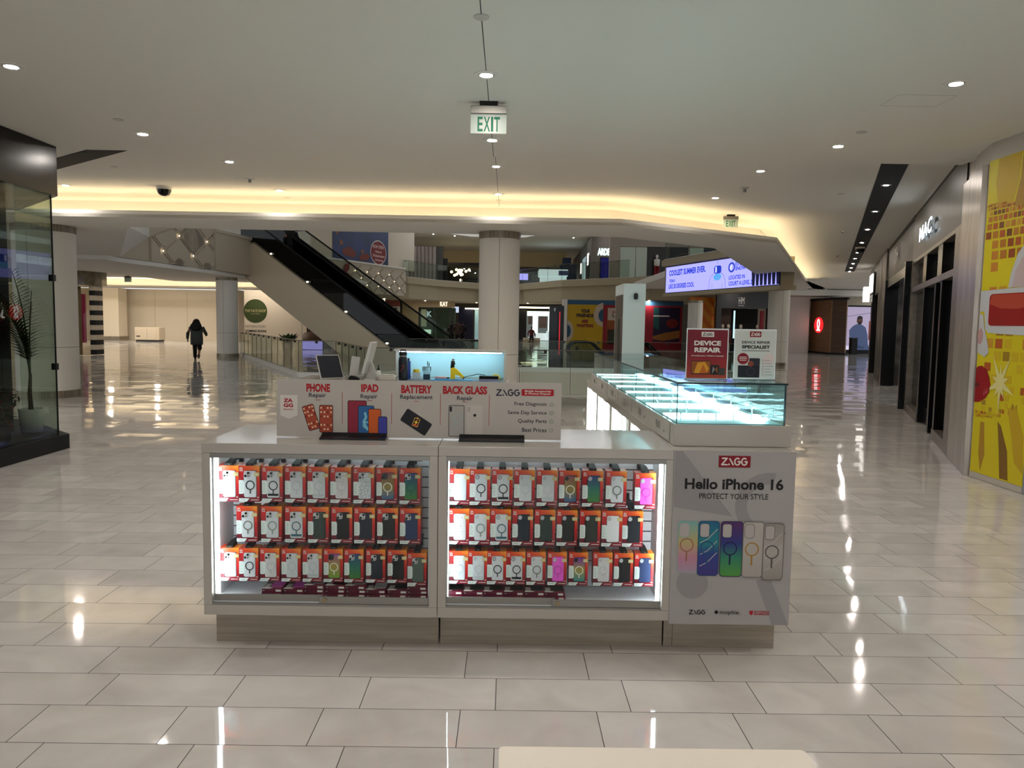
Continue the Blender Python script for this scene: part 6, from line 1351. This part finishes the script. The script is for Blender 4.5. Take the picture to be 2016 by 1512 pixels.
    b = B(fr((0, -.002, 0), (1, 0, 0), (0, -1, 0))); b.text('KAY', .85, 2.85, 1.45, 3.25, 0, .04, .0); b.build('lit_letters', mat('sign_cream_lit', 'F2EAD2', emit=1.5), t); b = B(fr((0, .9, 0), (1, 0, 0), (0, -1, 0))); b.text('K', -.3, 2.0, .1, 2.45, 0, .03, .04); b.build('window_letter', mat('letter_pale', 'B8D0D4', .5, emit=.5), t)
    t = thing('lit_corridor', 'dark blue passage with lit shop windows left of column', 'passage', (-3.6, 66, 0))
    b = B(); b.box(-.8, .5, 2, 2.2, .001, 2.9); b.build('blue_panel', mat('pass_navy', '10122E', .6), t); b = B(); b.box(.6, 2.6, 3, 3.2, .001, 2.7); b.build('shop_window', mat('pass_window', '7A98A0', .4, emit=.4), t); b = B(); b.box(-.2, 2.6, 1.5, 2.9, 2.75, 2.85); b.build('light_trough', mat('trough_lit', 'FFF4D8', emit=3.0, ecol='FFEFC8'), t); b = B(); b.box(-1.1, -.9, -1, -.8, .001, 2.4); b.box(-1.2, -.6, -1, -.8, 2.4, 2.9); b.build('lit_post', mat('post_lit', 'C8D4F0', .5, emit=.6), t)
    t = thing('white_shop', 'bright white shop interior right of the middle column', 'shop front', (2.2, 66, 0))
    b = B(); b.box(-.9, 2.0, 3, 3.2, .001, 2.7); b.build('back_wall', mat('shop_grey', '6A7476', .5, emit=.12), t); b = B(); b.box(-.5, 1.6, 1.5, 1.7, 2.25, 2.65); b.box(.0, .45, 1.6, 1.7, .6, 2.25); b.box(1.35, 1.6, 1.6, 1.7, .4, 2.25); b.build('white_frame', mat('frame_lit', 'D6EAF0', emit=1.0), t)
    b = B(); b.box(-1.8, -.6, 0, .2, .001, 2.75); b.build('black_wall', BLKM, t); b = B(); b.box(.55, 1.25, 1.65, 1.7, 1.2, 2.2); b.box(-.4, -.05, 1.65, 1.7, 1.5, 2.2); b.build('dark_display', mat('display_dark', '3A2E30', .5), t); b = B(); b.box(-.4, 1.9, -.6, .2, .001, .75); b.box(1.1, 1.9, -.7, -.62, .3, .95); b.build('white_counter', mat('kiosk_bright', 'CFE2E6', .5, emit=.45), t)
    b = B(); b.box(-1.2, 2.4, -.5, 1.2, 2.9, 3.0); b.build('light_trough', mat('trough_lit', 'FFF4D8', emit=3.0, ecol='FFEFC8'), t)
    b = B(); b.box(-16, 18, 72, 72.3, .001, 4.2); struct('wall_lower', b, mat('wall_dim', '4A443A', .8))
    b = B(); b.box(3.55, 3.88, 50.1, 50.5, .001, 3.22); struct('trim_15', b, CEIL)
lower_shops()
for i, (x, y) in enumerate(((-9.0, 55.6), (-6.4, 59.2), (-2.6, 62.6), (1.6, 62.6), (5.2, 55.6), (9.2, 50.0))):  # invented lamps that lift the dark lower shops
    dup(LAMP0, (x, y, 3.218), label=f'{NTH[i]} added fill lamp from the left under the far balcony', group='added fill lamps under the far balcony', scale=(1.2, 1.2, 1.2))
def right_soffit():
    b = B(); b.prism([(7.3, 34), (9.3, 26.2), (12.6, 33.6), (18, 46), (18, 48), (8, 50), (7.6, 46)], 3.9, 4.2); struct('ceiling_balcony', b, CEIL)
right_soffit()

# ------------------------------------------------------------------ people
def skin(name, joints, edges, parent, m, sub=2, root=0):
    """one continuous tapered surface grown on a skeleton; joints = [(x, y, z, r or (rx, ry))]"""
    me = bpy.data.meshes.new(name); me.from_pydata([j[:3] for j in joints], edges, []); me.update()
    o = bpy.data.objects.new(name, me); C.objects.link(o); o.parent = parent
    md = o.modifiers.new('skin', 'SKIN'); md.use_smooth_shade = True
    sv = me.skin_vertices[0].data
    for i, j in enumerate(joints):
        r = j[3]; sv[i].radius = r if isinstance(r, tuple) else (r, r)
    sv[root].use_root = True
    s = o.modifiers.new('subdivision', 'SUBSURF'); s.levels = sub; s.render_levels = sub
    me.materials.append(m); return o
SKINM = mat('skin', '8A6450', .6)
def person(label, loc, rz, tops, legs, hairc, h=1.6, stride=.14, arm=(0, 0), long_hair=False, seat=False, group=None, wide=1.0, skinm=None):
    """a figure facing +y: body, hair, jacket, trousers, shoes"""
    t = thing('person', label, 'person', loc, rz, group)
    k = h/1.6; w = wide
    def J(x, y, z, r): return (x*k, y*k, z*k, tuple(q*k for q in r) if isinstance(r, tuple) else r*k)
    s = stride
    if seat: hip, kneeL, kneeR, ankL, ankR, top = .48, (-.1, .4, .48), (.1, .4, .48), (-.1, .42, .08), (.1, .42, .08), .48
    else: hip, kneeL, kneeR, ankL, ankR, top = .82, (-.09, .03+s*.3, .45), (.10, .07-s*.2, .44), (-.09, s*.6-.02, .08), (.10, -s*1.2, .15), .82
    d = top-.82
    aL, aR = arm
    jb = [J(0, 0, hip, (.13*w, .10)), J(0, .01, 1.02+d, (.115*w, .09)), J(0, .0, 1.25+d, (.13*w, .09)), J(0, 0, 1.36+d, .055), J(0, .02, 1.43+d, .05), J(0, .03, 1.50+d, (.075, .09)), J(0, .02, 1.565+d, .065),
          J(-.17*w, 0, 1.30+d, .05), J(-.235*w-.03, -.03+aL*.1, 1.05+d, .042), J(-.25*w-.04, .02+aL*.3, .84+d, .03), J(-.25*w-.04, .04+aL*.35, .77+d, .034), J(-.25*w-.03, .06+aL*.36, .70+d, .02),
          J(.17*w, 0, 1.30+d, .05), J(.24*w+.03, -.02+aR*.12, 1.06+d, .042), J(.24*w+.02, .05+aR*.3, .86+d+aR*.25, .03), J(.23*w+.01, .07+aR*.36, .80+d+aR*.3, .034), J(.22*w, .09+aR*.4, .75+d+aR*.34, .02),
          J(-.085, 0, hip-.03, .085), J(*kneeL, .06), J(*ankL, .042), J(.085, 0, hip-.03, .085), J(*kneeR, .06), J(*ankR, .042),
          J(-.09, ankL[1]+.12, .035, .03), J(.10, ankR[1]+(.06 if not seat else .12), ankR[2]-.08 if not seat else .035, .03)]
    eb = [(0, 1), (1, 2), (2, 3), (3, 4), (4, 5), (5, 6), (2, 7), (7, 8), (8, 9), (9, 10), (10, 11), (2, 12), (12, 13), (13, 14), (14, 15), (15, 16), (0, 17), (17, 18), (18, 19), (0, 20), (20, 21), (21, 22), (19, 23), (22, 24)]
    skin('body', jb, eb, t, skinm or SKINM)
    def loft(name, rings, tubes, m):
        """elliptical rings (x, y, z, rx, ry) joined into a garment, with tapered sleeves or legs"""
        b = B(); n = 18; vs = []
        for (x, y, z, rx, ry) in rings: vs += [((x+rx*math.cos(2*PI*q/n))*k, (y+ry*math.sin(2*PI*q/n))*k, z*k) for q in range(n)]
        R = len(rings); fs = [(r*n+q, r*n+(q+1) % n, (r+1)*n+(q+1) % n, (r+1)*n+q) for r in range(R-1) for q in range(n)]+[list(range(n))[::-1], [(R-1)*n+q for q in range(n)]]
        b.add(vs, fs, 0, True)
        for pts, rs in tubes: b.tube(pts, [r*k for r in rs], 10)
        return b.build(name, m, t)
    def P3(i): return jb[i][:3]
    hem = hip-.22 if not seat else hip-.02
    loft('jacket', [(0, 0, hem, .185*w, .15), (0, 0, hip+.02, .19*w, .155), (0, .0, 1.05+d, .18*w, .14), (0, 0, 1.22+d, .185*w, .125), (0, -.01, 1.32+d, .16*w, .10), (0, 0, 1.375+d, .085, .075), (0, .01, 1.40+d, .07, .065)],
         [([P3(7), P3(8), P3(9)], (.075, .068, .052)), ([P3(12), P3(13), P3(14)], (.075, .068, .052))], tops)
    loft('trousers', [(0, 0, hip-.12, .165*w, .135), (0, 0, hip, .165*w, .13), (0, 0, hip+.1, .155*w, .12)], [([P3(17), P3(18), P3(19)], (.10, .085, .065)), ([P3(20), P3(21), P3(22)], (.10, .085, .065))], legs)
    for i, (a, f) in enumerate(((19, 23), (22, 24))):
        A_, F_2 = jb[a], jb[f]; skin('shoe', [(A_[0], A_[1]-.05*k, A_[2]-.04*k, .042*k), (A_[0], A_[1]+.03*k, (A_[2]-.04*k+F_2[2])/2, .045*k), (F_2[0], F_2[1]+.02*k, F_2[2], .034*k)], [(0, 1), (1, 2)], t, BLKM, 1)
    hz = 1.53+d
    if long_hair: rings = [(0, -.005, hz+.105, .02, .02), (0, -.005, hz+.09, .075, .075), (0, -.01, hz+.04, .115, .115), (0, -.03, hz-.05, .155, .125), (-.01, -.06, hz-.15, .215, .13), (-.01, -.09, hz-.25, .225, .12), (0, -.10, hz-.33, .17, .10), (.01, -.11, hz-.38, .10, .06)]
    else: rings = [(0, .01, hz+.085, .02, .02), (0, .0, hz+.075, .06, .07), (0, -.005, hz+.04, .085, .095), (0, -.03, hz-.03, .083, .08), (0, -.05, hz-.06, .06, .05)]
    loft('hair', rings, [], hairc)
    for sx in (-1, 1):
        b = B(); b.lathe([(.001, -.009*k), (.008*k, 0), (.001, .009*k)], (sx*.03*k, .10*k, (1.50+d)*k), 8); b.build('eye', BLK, t)
    return t
HAIR = mat('hair_black', '0A0807', .7)
person('woman with long black hair in grey jacket, walking away at left', (-12.33, 30.33, 0), math.radians(10), mat('jacket_grey', '3E4240', .8), mat('trouser_black', '0D0A0A', .8), HAIR, 1.58, .16, (0.1, .55), True, wide=1.28)
DK = mat('coat_dark', '141212', .8); TR = mat('trouser_dark', '0E0E12', .8)
person('person in dark clothes standing on the rear escalator, upper left', (-9.55, 33.9, 4.02), 0, DK, TR, HAIR, 1.75, .05)
person('person in black, left of the group walking beyond the escalators', (-4.2, 57.4, 0), .2, DK, TR, HAIR, 1.65, .14, group='group walking beyond the escalators')
person('person in brown coat in the middle of the far walking group', (-3.75, 57.2, 0), 0, mat('coat_brown', '3A2A22', .8), TR, HAIR, 1.75, .14, group='group walking beyond the escalators')
person('person in black, right of the group walking beyond the escalators', (-3.4, 57.6, 0), -.1, DK, TR, HAIR, 1.6, .16, group='group walking beyond the escalators')
person('person in dark red seated at the white far counter', (1.95, 62.6, .05), PI, mat('coat_red', '4A1A1E', .8), TR, HAIR, 1.6, .05, seat=True)
person('person in black standing at the upper food counter', (2.9, 68.5, 4.70), .4, DK, TR, HAIR, 1.75, .05)
# the seated figure's bench
def far_bench():
    t = thing('far_bench', 'pale bench under the seated person by the white counter', 'bench', (1.95, 62.6, 0))
    b = B(); b.box(-.7, .7, -.25, .25, .001, .40); b.build('seat', mat('kiosk_pale', 'C6B79E', .5), t)
far_bench()
